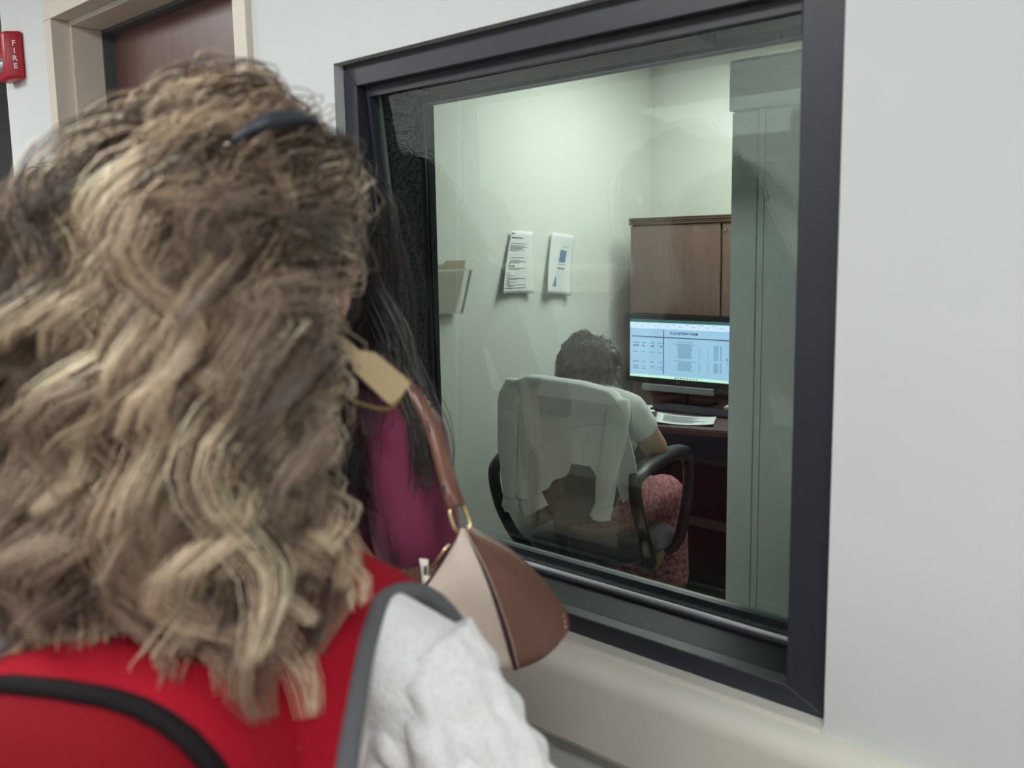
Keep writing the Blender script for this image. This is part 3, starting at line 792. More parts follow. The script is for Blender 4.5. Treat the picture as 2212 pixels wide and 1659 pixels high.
def standing(name, label, loc, rz, H, skinm, topm, legm, head_yaw=0.0, head_off=(0, 0, 0), drop=0.0, arms=None, sleeve_len=.5, top_name='blouse', shx=.178, slope=.0):
    t = thing(name, label, 'person', loc, rz)
    zt = H; sh = zt - .335 - drop
    hc = (head_off[0], head_off[1], zt - .122 + head_off[2])
    bm = bmesh.new()
    Mx = head_shapes(bm, hc, head_yaw, 0)
    cap(bm, (hc[0], hc[1] - .025, hc[2] - .05), (0, -.035, sh + .03), .050, .056)
    parts = []
    ell(bm, (0, -.02, sh - .10), (.148, .098, .165), 24)
    for s in (-1, 1): ell(bm, (s * .07, .060, sh - .135), (.064, .052, .060))
    ell(bm, (0, -.008, sh - .275), (.120, .086, .16), 24)
    ell(bm, (0, -.015, sh - .45), (.166, .110, .125), 24)
    for s in (-1, 1):
        cap(bm, (s * .03, -.035, sh + .035), (s * .165, -.03, sh - .012 - slope), .046, .046)
    arms = arms or {}
    hands = {}
    for s in (-1, 1):
        S0 = Vector((s * shx, -.03, sh - .022 - slope))
        E_, W_, hd, hn = arms.get(s, ((s * .225, -.05, sh - .31), (s * .235, .02, sh - .55), (0, .12, -1), (-s, .1, 0)))
        cap(bm, S0, E_, .047, .037); cap(bm, E_, W_, .037, .025)
        hand(bm, W_, hd, hn, s * -1.0 if True else s)
        hands[s] = (S0, Vector(E_), Vector(W_))
    kz = .27 * H; hz = sh - .50
    for s in (-1, 1):
        cap(bm, (s * .085, -.012, hz), (s * .088, .005, kz), .086, .056); cap(bm, (s * .088, .005, kz), (s * .09, -.02, .085), .054, .036)
        ell(bm, (s * .09, -.045, kz - .12), (.045, .045, .09))
        cap(bm, (s * .09, -.035, .045), (s * .10, .135, .030), .034, .030)
    remesh('body', bm, .005, skinm, t, 5)
    eyes(Mx, t)
    # top
    bm = bmesh.new(); g = .013
    ell(bm, (0, -.02, sh - .10), (.148 + g, .098 + g, .165 + g), 24)
    for s in (-1, 1): ell(bm, (s * .07, .060, sh - .135), (.064 + g, .052 + g, .060 + g))
    cap(bm, (0, -.008, sh - .2), (0, -.012, sh - .46), .134, .150)
    ell(bm, (0, -.008, sh - .275), (.142, .112, .19), 24)
    ell(bm, (0, -.014, sh - .46), (.190, .136, .12), 24)
    for s in (-1, 1):
        cap(bm, (s * .055, -.035, sh + .018), (s * .165, -.03, sh - .014 - slope), .050, .056)
        S0, E_, W_ = hands[s]
        cap(bm, S0, S0.lerp(E_, sleeve_len), .058, .056)
    top = remesh(top_name, bm, .006, topm, t, 5)
    # trousers and shoes
    bm = bmesh.new()
    ell(bm, (0, -.015, hz + .04), (.172, .117, .11), 24)
    for s in (-1, 1):
        cap(bm, (s * .086, -.012, hz), (s * .09, .005, kz), .096, .070); cap(bm, (s * .09, .005, kz), (s * .092, -.02, .10), .070, .056)
        ell(bm, (s * .09, -.045, kz - .12), (.062, .064, .115))
    remesh('trousers', bm, .008, legm, t, 4)
    SH = mat('shoe_black', srgb(32, 32, 34), rough=.4)
    for s in (-1, 1):
        bm = bmesh.new(); cap(bm, (s * .09, -.045, .042), (s * .10, .150, .036), .041, .035); cap(bm, (s * .09, -.03, .05), (s * .09, -.03, .09), .042, .040)
        for v in bm.verts: v.co.z = max(v.co.z, 0.0)
        remesh('shoe', bm, .006, SH, t, 3)
    return t, hc, sh, Mx, hands

def tubes_mesh(name, P, rad, col, m, parent, sides=3):
    """strands P (N, S, 3), radii (N, S), colours (N, S, 3) -> one mesh of thin tubes"""
    N, Sg = P.shape[:2]
    T = np.empty_like(P); T[:, 1:-1] = P[:, 2:] - P[:, :-2]; T[:, 0] = P[:, 1] - P[:, 0]; T[:, -1] = P[:, -1] - P[:, -2]
    T /= np.linalg.norm(T, axis=2, keepdims=True) + 1e-9
    ref = np.array([.31, .87, .38]); A = ref - T * (T @ ref)[..., None]; A /= np.linalg.norm(A, axis=2, keepdims=True) + 1e-9
    Bv = np.cross(T, A)
    V = np.empty((N, Sg, sides, 3))
    for k in range(sides):
        a = 2 * PI * k / sides
        V[:, :, k] = P + (A * math.cos(a) + Bv * math.sin(a)) * rad[..., None]
    idx = np.arange(N * Sg * sides).reshape(N, Sg, sides)
    F = np.empty((N, Sg - 1, sides, 4), int)
    for k in range(sides):
        k2 = (k + 1) % sides
        F[:, :, k, 0] = idx[:, :-1, k]; F[:, :, k, 1] = idx[:, :-1, k2]; F[:, :, k, 2] = idx[:, 1:, k2]; F[:, :, k, 3] = idx[:, 1:, k]
    F = F.reshape(-1, 4)
    me = bpy.data.meshes.new(name)
    me.vertices.add(N * Sg * sides); me.vertices.foreach_set('co', V.reshape(-1).astype(np.float32))
    me.loops.add(F.size); me.loops.foreach_set('vertex_index', F.reshape(-1).astype(np.int32))
    me.polygons.add(len(F)); me.polygons.foreach_set('loop_start', (np.arange(len(F)) * 4).astype(np.int32))
    me.polygons.foreach_set('loop_total', np.full(len(F), 4, np.int32)); me.polygons.foreach_set('use_smooth', np.ones(len(F), bool))
    me.update(calc_edges=True)
    at = me.attributes.new('strand_color', 'FLOAT_COLOR', 'POINT')
    cc = np.ones((N, Sg, sides, 4), np.float32); cc[..., :3] = col[:, :, None, :]
    at.data.foreach_set('color', cc.reshape(-1))
    o = link(name, me, m, parent)
    o['kind'] = 'stuff'
    return o

def scalp(parent, Mx, accept, col, skull=(.078, .099, .101), sc=(0, -.012, .020), k=1.0):
    """hair coloured cap over the part of the skull where hair grows"""
    bm = bmesh.new(); bmesh.ops.create_uvsphere(bm, u_segments=48, v_segments=32, radius=1.0)
    bmesh.ops.delete(bm, geom=[f for f in bm.faces if not accept(f.calc_center_median().normalized())], context='FACES')
    for v in bm.verts: v.co = Mx @ Vector((sc[0] + v.co.x * skull[0] * k, sc[1] + v.co.y * skull[1] * k, sc[2] + v.co.z * skull[2] * k))
    return obj('hair_base', bm, mat('hair_base_%d' % len(MATS), tuple(col) + (1,), rough=.7), parent, True)

def lin(rgb): return np.array(srgb(*rgb)[:3])

def grow_hair(name, parent, Mx, locks, per, length, palette, rnd, lift=(.03, .25), wave=.016, lam=.09, clump=.011, srad=.0007, seg=20,
              accept=None, part=(0, .55, 1), grav=.25, body=(), seed=1, skull=(.078, .099, .101), sc=(0, -.012, .020), root_dark=.75, push=None, wave0=.15, fluff=.5, clamp=None):
    """locks of strands: combed away from the parting, kept outside the skull and the shoulders, waved and clumped"""
    rs = np.random.RandomState(seed)
    q = np.array(part, float); q /= np.linalg.norm(q)
    sk = np.array(skull); sc = np.array(sc)
    R3 = np.array(Mx.to_3x3()); T3 = np.array(Mx.translation)
    Ps, Rs, Cs = [], [], []
    n = 0
    while n < locks:
        d = rs.normal(size=3); d /= np.linalg.norm(d)
        if accept is not None and not accept(d): continue
        n += 1
        L = length * (rnd[0] + (rnd[1] - rnd[0]) * rs.rand())
        lf = lift[0] + (lift[1] - lift[0]) * rs.rand() ** 1.5
        p = sc + sk * d * 1.0
        v = -(q - (q @ d) * d); v /= np.linalg.norm(v) + 1e-6
        v = v + d * fluff * rs.rand(); v /= np.linalg.norm(v)
        pts = [p.copy()]
        ds = L / (seg - 1)
        p = R3 @ p + T3; v = R3 @ v; pts = [p.copy()]
        ci = T3 + R3 @ sc
        for k in range(1, seg):
            g = np.array([0, 0, -1.0])
            if push is not None: g = g + push(p, k / seg, d)
            wgt = min(1, grav * (.4 + 2.2 * k / seg))
            v = v * (1 - wgt) + g * wgt + rs.normal(size=3) * .05; v /= np.linalg.norm(v)
            p = p + v * ds
            e = R3.T @ (p - T3) - sc; f = 1 + lf * min(1, k / 4.0)
            r = np.linalg.norm(e / (sk * f))
            if r < 1: p = T3 + R3 @ (sc + e / max(r, 1e-3))
            for bc, br in body:
                e2 = (p - np.array(bc)) / np.array(br); r2 = np.linalg.norm(e2)
                if r2 < 1: p = np.array(bc) + np.array(br) * e2 / max(r2, 1e-3)
            if clamp is not None: p = clamp(p)
            pts.append(p.copy())
        G = np.array(pts)
        T = np.gradient(G, axis=0); T /= np.linalg.norm(T, axis=1, keepdims=True) + 1e-9
        out = G - np.array([ci[0], ci[1], 0]) * [1, 1, 0] - [0, 0, 1] * G; out = out / (np.linalg.norm(out, axis=1, keepdims=True) + 1e-6)
        A = out - T * (T * out).sum(1, keepdims=True); A /= np.linalg.norm(A, axis=1, keepdims=True) + 1e-6
        Bv = np.cross(T, A)
        s = np.linspace(0, L, seg)[:, None]; a = np.linspace(0, 1, seg)[:, None]
        amp = wave * (wave0 + (1 - wave0) * np.minimum(1, a * 1.8)) * (.6 + .8 * rs.rand())
        ph = rs.rand() * 6.28; l2 = lam * (.75 + .5 * rs.rand())
        G = G + amp * (Bv * np.sin(6.283 * s / l2 + ph) + .7 * A * np.cos(6.283 * s / l2 + ph))
        base = palette[rs.choice(len(palette), p=None)]
        # strands of the lock
        o1 = rs.normal(size=(per, 1, 2)) * clump
        prof = (.45 + .8 * np.sin(np.clip(a, 0, 1) * PI) ** .7 - .1 * a)[None]
        P = G[None] + (A[None] * o1[..., :1] + Bv[None] * o1[..., 1:]) * prof
        P = P + rs.normal(size=(per, 1, 3)) * .002 * a[None]
        wv2 = rs.rand(per, 1, 1) * 6.28
        P = P + .0025 * a[None] * np.sin(14 * a[None] + wv2) * Bv[None]
        rad = np.full((per, seg), srad) * (1 - .6 * a[None, :, 0] ** 3)
        sh_ = (1 + rs.normal(size=(per, 1, 1)) * .16)
        ombre = root_dark + (1 - root_dark) * np.minimum(1, a * 2.2)[None]
        Ps.append(P); Rs.append(rad); Cs.append(np.clip(base[None, None] * sh_ * ombre, .002, 1))
    return tubes_mesh(name, np.concatenate(Ps), np.concatenate(Rs), np.concatenate(Cs), HAIR, parent)

HAIR = mat('hair', (.1, .08, .06, 1), rough=.5, spec=.5, attr='strand_color')
# ------------------------------------------------------------------ woman in the foreground
FAIR = skin('fair_skin', srgb(214, 168, 150)); TAN = skin('tan_skin', srgb(134, 98, 78)); OLIVE = skin('olive_skin', srgb(196, 160, 134))
LACE = mat('white_lace', srgb(248, 249, 250), rough=.9, sheen=.2)
_nt = LACE.node_tree; _p = _nt.nodes['Principled BSDF']; _tc = _nt.nodes.new('ShaderNodeTexCoord')
_v = _nt.nodes.new('ShaderNodeTexVoronoi'); _v.inputs['Scale'].default_value = 380; _nt.links.new(_tc.outputs['Object'], _v.inputs['Vector'])
_n = _nt.nodes.new('ShaderNodeTexNoise'); _n.inputs['Scale'].default_value = 45; _nt.links.new(_tc.outputs['Object'], _n.inputs['Vector'])
_r = _nt.nodes.new('ShaderNodeValToRGB'); _r.color_ramp.elements[0].position = .10; _r.color_ramp.elements[1].position = .30
_r.color_ramp.elements[0].color = srgb(196, 198, 202); _r.color_ramp.elements[1].color = srgb(250, 250, 250)      # open eyelets of the lace
_nt.links.new(_v.outputs['Distance'], _r.inputs[0]); _nt.links.new(_r.outputs[0], _p.inputs['Base Color'])
_m = _nt.nodes.new('ShaderNodeMath'); _m.operation = 'MULTIPLY_ADD'; _m.inputs[1].default_value = 3.0
_nt.links.new(_n.outputs['Fac'], _m.inputs[0]); _nt.links.new(_v.outputs['Distance'], _m.inputs[2])
_b = _nt.nodes.new('ShaderNodeBump'); _b.inputs['Strength'].default_value = .4; _b.inputs['Distance'].default_value = .004
_nt.links.new(_m.outputs[0], _b.inputs['Height']); _nt.links.new(_b.outputs[0], _p.inputs['Normal'])
DENIM = mat('denim', srgb(52, 58, 76), rough=.9)
W1 = (-.712, -.681, 0.0); W1R = math.radians(28)
w1, hc1, sh1, Mx1, hands1 = standing('person', 'person in the foreground with long wavy blond brown hair and white lace top', W1, W1R, 1.632, FAIR, LACE, DENIM,
                                     head_yaw=math.radians(-2), head_off=(0, .02, 0), drop=.100, sleeve_len=.25, top_name='lace_blouse', shx=.162, slope=.03)
# flutter sleeves: tiers of gathered lace around each shoulder
def flutter(s, t0, t1, r0, r1, folds, amp, ph):
    S0, E_, W_ = hands1[s]
    ax = (E_ - S0).normalized(); x = Vector((s, 0, 0)); x = (x - ax * ax.dot(x)).normalized(); y = ax.cross(x)
    G = []
    for i in range(160):
        a = 2 * PI * i / 160; col = []
        for j in range(36):
            q = j / 35
            fold = math.sin(folds * a + ph) + .5 * math.sin(folds * 1.7 * a + 1.1 + ph) + .3 * math.sin(folds * 2.9 * a + q * 3)
            lump = math.sin(5.3 * a + 9 * q + ph) * math.sin(3.1 * a - 14 * q) + .6 * math.sin(13 * a + 22 * q + ph)
            r = r0 + (r1 - r0) * q ** .8 + amp * fold * q + .0035 * lump
            top = .035 * (1 + math.cos(a)) / 2            # gathered seam climbs onto the shoulder on the outside
            l = t0 - top * (1 - q) + (t1 - t0) * q + .012 * q * math.sin(folds * a * .5 + ph)
            p = S0 + ax * l + x * math.cos(a) * r + y * math.sin(a) * r
            col.append(p[:])
        G.append(col)
    return grid_mesh('ruffle_sleeve', G, LACE, w1, .002, close_u=True)
for s in (-1, 1):
    flutter(s, -.022, .105, .044, .080, 6, .014, .4)
    flutter(s, .06, .20, .056, .092, 7, .015, 1.7)
b1 = [((0, -.03, sh1 - .115), (.185, .125, .16)), ((.0, -.03, sh1 - .02), (.15, .085, .07))]
M1w = w1.matrix_basis
def acc1(d):
    if d[1] > .38 and d[2] < .42: return False
    if d[1] > .08 and d[2] < .0: return False
    if d[2] < -.72: return False
    return True
pal1 = [1.7 * c_ for c_ in [lin((96, 82, 72)), lin((132, 114, 97)), lin((160, 140, 118)), lin((182, 162, 138)), lin((202, 182, 156)), lin((140, 121, 104)), lin((108, 93, 82)), lin((76, 64, 57)), lin((168, 146, 120)), lin((60, 48, 42))]]
ZMIN = sh1 - .10
def push1(p, a, d):
    # the mass of hair falls behind the shoulders and spreads sideways
    if d[1] > .0 and a < .6: return np.array([.1 * np.sign(p[0]), -1.3, 0])
    return np.array([(.40 if p[0] < 0 else .62) * np.sign(p[0]) * max(0, a - .25), -.55 * max(0, .9 - a) - .1, 0])
scalp(w1, Mx1, acc1, lin((84, 70, 60)), k=1.03)
def clamp1(p):
    if p[2] < hc1[2] + .05 and p[2] > hc1[2] - .16: p[1] = min(p[1], .010 + .6 * max(0, p[2] - hc1[2] + .01))
    if p[2] < hc1[2] + .03 and p[2] > hc1[2] - .14 and p[1] > -.04: p[0] = min(p[0], .074)
    return p
grow_hair('hair', w1, Mx1, 390, 26, .385, pal1, (.68, 1.05), lift=(.02, .12), wave=.020, lam=.12, clump=.0085, srad=.0006, seg=26, accept=acc1, part=(.15, .75, 1), grav=.20, body=b1, seed=5, push=push1, wave0=.05, fluff=.08, clamp=clamp1, root_dark=.85)
# ------------------------------------------------------------------ backpack
bp = thing('backpack', 'red backpack with grey bound straps and a black zip worn in the foreground', 'backpack', W1, W1R)
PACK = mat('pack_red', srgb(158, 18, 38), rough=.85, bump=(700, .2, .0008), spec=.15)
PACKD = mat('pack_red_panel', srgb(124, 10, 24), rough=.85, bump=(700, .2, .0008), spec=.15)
BIND = mat('grey_binding', srgb(98, 100, 104), rough=.8)
ZIP = mat('black_zip', srgb(20, 17, 19), rough=.8, spec=.2)
PX, PTOP, PBOT = .0, sh1 + .045, sh1 - .42
ol_ = sq_outline(PX, (PTOP + PBOT) / 2, .150, (PTOP - PBOT) / 2, p=3.0, n=48)
def packlayer(y, s): 
    cz = (PTOP + PBOT) / 2
    return [(x * s, y, cz + (z - cz) * s) for x, z in ol_]
def loft(name, layers, m, parent, caps=(True, True)):
    bm = bmesh.new(); L_ = [[bm.verts.new(p) for p in l] for l in layers]; n = len(layers[0])
    for a, b in zip(L_, L_[1:]):
        for i in range(n): bm.faces.new((a[i], a[(i + 1) % n], b[(i + 1) % n], b[i]))
    if caps[0]: bm.faces.new(L_[0][::-1])
    if caps[1]: bm.faces.new(L_[-1])
    return obj(name, bm, m, parent, True)
Y0 = -.140
loft('gusset', [packlayer(Y0, .94), packlayer(Y0 - .012, .985), packlayer(Y0 - .03, 1.0), packlayer(Y0 - .075, 1.0), packlayer(Y0 - .095, .99), packlayer(Y0 - .10, .96)], PACK, bp)
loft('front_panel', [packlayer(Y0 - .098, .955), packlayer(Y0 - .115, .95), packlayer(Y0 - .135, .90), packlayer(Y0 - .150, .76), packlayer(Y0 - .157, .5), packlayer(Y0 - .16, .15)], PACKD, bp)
zp = packlayer(Y0 - .103, .965); zp = zp + [zp[0]]
obj('zip', tube(zp, .0075, 8, flat=(1, 1)), ZIP, bp, True)
def ribbon(name, path, width, thick, m, parent, wdir, edge=None, n=46):
    P = spline(path, n); Wd = spline(wdir, n); G = []
    T = np.gradient(P, axis=0)
    T /= np.linalg.norm(T, axis=1, keepdims=True)
    Wd = Wd - T * (Wd * T).sum(1, keepdims=True); Wd /= np.linalg.norm(Wd, axis=1, keepdims=True)
    for i in range(9):
        s = i / 8 - .5; nn = np.cross(Wd, T)
        G.append(P + Wd * width * s + nn * .006 * (1 - 4 * s * s))
    o = grid_mesh(name, np.array(G), m, parent, thick)
    if edge is not None:
        for s in (-.5, .5): obj('binding', tube((P + Wd * width * s).tolist(), thick * .75, 8, flat=(1, 1)), edge, o, True)
    return o
for s in (-1, 1):
    ribbon('shoulder_strap', [(s * .128, -.225, sh1 - .16), (s * .128, -.195, sh1 - .07), (s * .116, -.150, sh1 - .005), (s * .102, -.095, sh1 + .030), (s * .094, -.035, sh1 + .046), (s * .100, .035, sh1 + .020), (s * .122, .085, sh1 - .06), (s * .13, .115, sh1 - .16), (s * .155, .07, sh1 - .30), (s * .165, -.03, sh1 - .38), (s * .14, -.145, sh1 - .40)],
           .072, .012, PACK, bp, [(s, -.3, 0), (s, -.2, 0), (s, 0, -.2), (s, 0, -.4), (s, 0, -.5), (s, 0, -.4), (s, -.1, 0), (s, -.3, 0), (s * .5, -1, 0), (0, -.2, 1), (0, 0, 1)], BIND)
obj('grab_handle', tube(spline([(-.035, Y0 - .01, PTOP - .01), (-.025, Y0 - .01, PTOP + .022), (.025, Y0 - .01, PTOP + .022), (.035, Y0 - .01, PTOP - .01)], 14), .006, 8), ZIP, bp, True)

# hair clip and earring
def w1pt(lx, ly, lz): return M1w @ Vector((lx, ly, lz))
bpy.context.view_layer.update()
hcx = thing('hair_clip', 'dark slate hair clip holding back the blond brown hair', 'hair clip', W1, W1R)
cl = spline([(.061, -.113, hc1[2] + .066), (.076, -.097, hc1[2] + .079), (.087, -.076, hc1[2] + .085), (.095, -.054, hc1[2] + .084)], 20)
obj('clip_bar', tube(cl.tolist(), [.004 + .007 * math.sin(PI * k / 19) for k in range(20)], 10, flat=(.6, 1.3)), mat('clip_slate', srgb(52, 56, 66), rough=.35), hcx, True)
obj('clip_spring', tube((cl - [0.006, 0, .003]).tolist(), .0025, 8), mat('steel', srgb(180, 180, 178)), hcx, True)

er = thing('earring', 'flat beige earring with a thin hoop dangling below the blond brown hair', 'earring', W1, W1R)
BEI = mat('earring_beige', srgb(190, 168, 124), rough=.5)
ea, eb = Vector((.072, .004, 1.436)), Vector((.132, .004, 1.386))
ax_ = (eb - ea).normalized(); nr_ = Vector((.3, -.9, .3)); nr_ = (nr_ - ax_ * ax_.dot(nr_)).normalized(); wd_ = ax_.cross(nr_)
L_ = (eb - ea).length
out_ = [(0, .004), (.30, .005), (.48, .0115), (.97, .0125), (1, .010), (1, -.010), (.97, -.0125), (.50, -.0115), (.34, -.004), (0, -.004)]
bm = bmesh.new()
fr_ = [bm.verts.new(ea + ax_ * L_ * a_ + wd_ * b_ + nr_ * .0012) for a_, b_ in out_]; bk_ = [bm.verts.new(ea + ax_ * L_ * a_ + wd_ * b_ - nr_ * .0012) for a_, b_ in out_]
bm.faces.new(fr_); bm.faces.new(bk_[::-1])
for i in range(len(out_)): bm.faces.new((fr_[i], fr_[(i + 1) % len(out_)], bk_[(i + 1) % len(out_)], bk_[i]))
obj('plate', bm, BEI, er)
obj('hoop', tube(spline([eb, eb + Vector((-.012, 0, -.012)), ea.lerp(eb, .55) + Vector((-.012, 0, -.030)), ea + Vector((.002, .0, -.045))], 20), .0014, 8), mat('hoop_gold', srgb(196, 172, 120), rough=.3, metal=.6), er, True)
obj('hook', tube(spline([ea, ea + Vector((-.004, 0, .012)), ea + Vector((-.004, 0, .026))], 8), .0014, 8), mat('hoop_gold', srgb(196, 172, 120)), er, True)
# ------------------------------------------------------------------ second person at the window, with a shoulder bag
PLUM = mat('plum_cloth', srgb(112, 30, 66), rough=.85, sheen=.25, bump=(300, .15, .001))
BLACKT = mat('black_trousers', srgb(34, 34, 38), rough=.9)
W2 = (-1.10, -.335, 0.0)
w2, hc2, sh2, Mx2, hands2 = standing('person', 'dark haired person in a plum top standing at the window', W2, math.radians(4), 1.640, TAN, PLUM, BLACKT,
                                     head_yaw=0, drop=.0, sleeve_len=.42, top_name='plum_top', slope=.02,
                                     arms={1: ((.262, -.07, 1.00), (.252, .03, .78), (0, .15, -1), (-1, .1, 0))})
def acc2(d):
    return not ((d[1] > .42 and d[2] < .35) or (d[1] > .15 and d[2] < -.05) or d[2] < -.75)
pal2 = [lin((34, 28, 28)), lin((44, 36, 34)), lin((56, 46, 42)), lin((70, 62, 58))]
scalp(w2, Mx2, acc2, lin((40, 34, 33)), k=1.03)
def push2(p, a, d):
    if d[0] > .25: return np.array([.95 * max(0, a - .22), -.15 * (1 - a), 0])
    return np.array([(.15 if p[0] < 0 else .30) * np.sign(p[0]) * max(0, a - .45), (-.6 if d[1] > 0 else -.25) * max(0, 1 - a), 0])
grow_hair('hair', w2, Mx2, 150, 18, .50, pal2, (.7, 1.05), lift=(.02, .12), wave=.010, lam=.15, clump=.008, srad=.0007, seg=22, accept=acc2, grav=.26,
          body=[((0, -.03, sh2 - .115), (.19, .13, .16)), ((0, -.03, sh2 - .01), (.19, .09, .07))], seed=11, push=push2, fluff=.2)

def hand_laid_lock(path, n, spread, seed, parent, pal):
    rs = np.random.RandomState(seed); G0 = spline(path, 101)
    fr = .72 + .28 * rs.rand(n)
    G = np.array([G0[np.clip((np.linspace(0, 1, 26) * f * 100).round().astype(int), 0, 100)] for f in fr])
    a = np.linspace(0, 1, 26)[None, :, None]
    P = G + rs.normal(size=(n, 1, 3)) * spread * (.5 + .7 * np.sin(PI * np.clip(a, 0, 1))) + .003 * np.sin(9 * a + rs.rand(n, 1, 1) * 6) * rs.normal(size=(n, 1, 3))
    col = np.array([pal[i] for i in rs.randint(0, len(pal), n)])[:, None, :] * np.ones((1, 26, 1))
    return tubes_mesh('hair_lock', P, np.full((n, 26), .0008), col, HAIR, parent)
for q in range(4):
    hand_laid_lock([(.085, .0, 1.56), (.112, -.02, 1.46), (.160 + .004 * q, -.03, 1.392), (.200, -.04 - .004 * q, 1.352), (.246 - .006 * q, -.062, 1.318), (.280 - .010 * q, -.078, 1.278 - .004 * q), (.297 - .016 * q, -.085, 1.236 - .006 * q)], 46, .0075, 60 + q, w2, pal2)
bag = thing('shoulder_bag', 'cream and brown leather shoulder bag with white stitching beside the plum top', 'handbag', (-.70, -.43, 1.06))
CREAM = mat('cream_leather', srgb(204, 190, 176), rough=.5, bump=(420, .35, .002))
BROWN = mat('brown_leather', srgb(112, 74, 60), rough=.42, bump=(600, .15, .001))
BDARK = mat('bag_edge', srgb(58, 36, 36), rough=.6)
THREAD = mat('thread', srgb(216, 196, 176), rough=.7)
GOLD = mat('gold_metal', srgb(206, 186, 140), rough=.22, metal=1.0)
BO = Vector((-.70, -.43, 1.06))
T_, L_b, B_, R1, R2 = [Vector(p) - BO for p in ((-.719, -.437, 1.211), (-.779, -.449, 1.129), (-.649, -.437, 1.076), (-.668, -.336, 1.104), (-.660, -.343, 1.086))]
away = Vector((-.55, .80, -.1)).normalized()
def lerp(a, b, t): return a + (b - a) * t
def edge(a, b, bow, n=14):
    """points from a to b, bowed by the vector bow"""
    return [lerp(a, b, i / n) + bow * math.sin(PI * i / n) for i in range(n + 1)]
seam = edge(T_, B_, Vector((.016, -.012, .016)))
lip = edge(T_, L_b, Vector((-.006, .0, -.010)))
rim = edge(T_, R1, Vector((.004, .0, .016)), 12) + [R2 + Vector((.004, -.002, .006)), R2]
bot = edge(L_b, B_, Vector((-.010, -.006, -.022)))
def patch(name, ea_, eb_, bulge, m, k=14, shrink=0):
    """coons-like patch between two edges that share their first point"""
    n = min(len(ea_), len(eb_)) - 1
    G = []
    for i in range(n + 1):
        a, b = ea_[i], eb_[i]
        G.append([(lerp(a, b, j / k) + bulge * math.sin(PI * j / k) * math.sin(PI * min(1, .15 + .85 * i / n) * .75))[:] for j in range(k + 1)])
    return grid_mesh(name, G, m, bag, .003)
lipx = [lerp(T_, L_b, min(1, i / 9)) + (Vector((-.006, 0, -.010)) * math.sin(PI * min(1, i / 9))) if i <= 9 else bot[int((i - 9) / 5 * 14 * .92)] for i in range(15)]
patch('front_panel', lipx, seam, Vector((.004, -.016, .004)), CREAM)
rimx = rim
gus = patch('gusset', seam, rimx, Vector((.012, -.006, -.004)), BROWN)
backx = [p + away * .05 * math.sin(PI * min(1, .2 + i / 14 * .75)) for i, p in enumerate(lipx)]
patch('back_panel', [p + away * .02 * (i > 0) for i, p in enumerate(lipx)], rimx, away * .045, CREAM)
obj('piping', tube([p[:] for p in seam], .0028, 8), BDARK, bag, True)
obj('piping', tube([p[:] for p in lipx[:10]], .004, 8), BDARK, bag, True)
def stitches(pts, off, n):
    P_ = spline([p[:] for p in pts], n * 2 + 1) + np.array(off); bm = bmesh.new()
    for i in range(n): tube_bm(bm, [P_[2 * i], lerp(Vector(P_[2 * i]), Vector(P_[2 * i + 1]), 1.15)], .0008, 5)
    return bm
tag(obj('stitching', stitches([lerp(seam[i], rimx[i], .06) for i in range(15)], (.004, -.004, .001), 44), THREAD, bag), kind='stuff')
tag(obj('stitching', stitches([lerp(seam[i], rimx[i], .95) for i in range(15)], (.003, -.004, .001), 44), THREAD, bag), kind='stuff')
ringc = Vector((-.728, -.436, 1.2205)) - BO
sd = (Vector((-.737, -.433, 1.2335)) - Vector((-.719, -.437, 1.207))).normalized()
cr = Vector((.62, .60, .28)).normalized(); cr = (cr - sd * sd.dot(cr)).normalized()
loop_ = [ringc + sd * math.copysign(abs(math.cos(t)) ** .55, math.cos(t)) * .0150 + cr * math.copysign(abs(math.sin(t)) ** .55, math.sin(t)) * .0088 for t in np.linspace(0, 2 * PI, 33)]
obj('ring', tube([p[:] for p in loop_], .0024, 10), GOLD, bag, True)
obj('ring_tab', tube([(ringc - sd * .012)[:], (ringc - sd * .030)[:]], .009, 8, flat=(.35, 1)), BROWN, bag)
sp = [ringc + sd * .012, ringc + sd * .032, Vector((-.786, -.408, 1.272)) - BO, Vector((-.826, -.388, 1.306)) - BO, Vector((-.880, -.374, 1.342)) - BO, Vector((-.935, -.364, 1.366)) - BO, Vector((-.965, -.40, 1.352)) - BO, Vector((-.93, -.47, 1.27)) - BO, Vector((-.85, -.475, 1.17)) - BO, Vector((-.79, -.455, 1.135)) - BO]
st = ribbon('strap', [p[:] for p in sp], .017, .003, BROWN, bag, [cr[:]] * 2 + [(.5, .75, .35), (.4, .85, .3), (.2, .95, .2), (.1, 1, 0), (-.2, .9, .1), (-.5, .8, .2), (-.3, .9, .2), (-.3, .9, .2)], None, 60)
obj('strap_keeper', tube([(ringc + sd * .028)[:], (ringc + sd * .038)[:]], .0105, 8, flat=(.32, 1)), BDARK, st)
obj('zip_pull', tube([(lerp(T_, L_b, .18) + Vector((-.006, -.006, -.004)))[:], (lerp(T_, L_b, .50) + Vector((-.010, -.008, -.006)))[:]], .0016, 8), GOLD, bag, True)
scarf = thing('striped_scarf', 'white scarf with black stripes behind the cream bag', 'scarf', (-.800, -.405, 1.115))
SW, SB = mat('scarf_white', srgb(222, 216, 204), rough=.9), mat('scarf_black', srgb(28, 26, 28), rough=.9)
for k in range(7):
    G = [[(-.034 + .011 * k + .011 * a, .004 * math.sin(2.2 * k + 2 * a + 4 * b) - .004 * k, .030 - .10 * b - .006 * k) for b in np.linspace(0, 1, 10)] for a in np.linspace(0, .5 if k % 2 else 1, 4)]
    grid_mesh('stripe', G, SB if k % 2 else SW, scarf, .002)

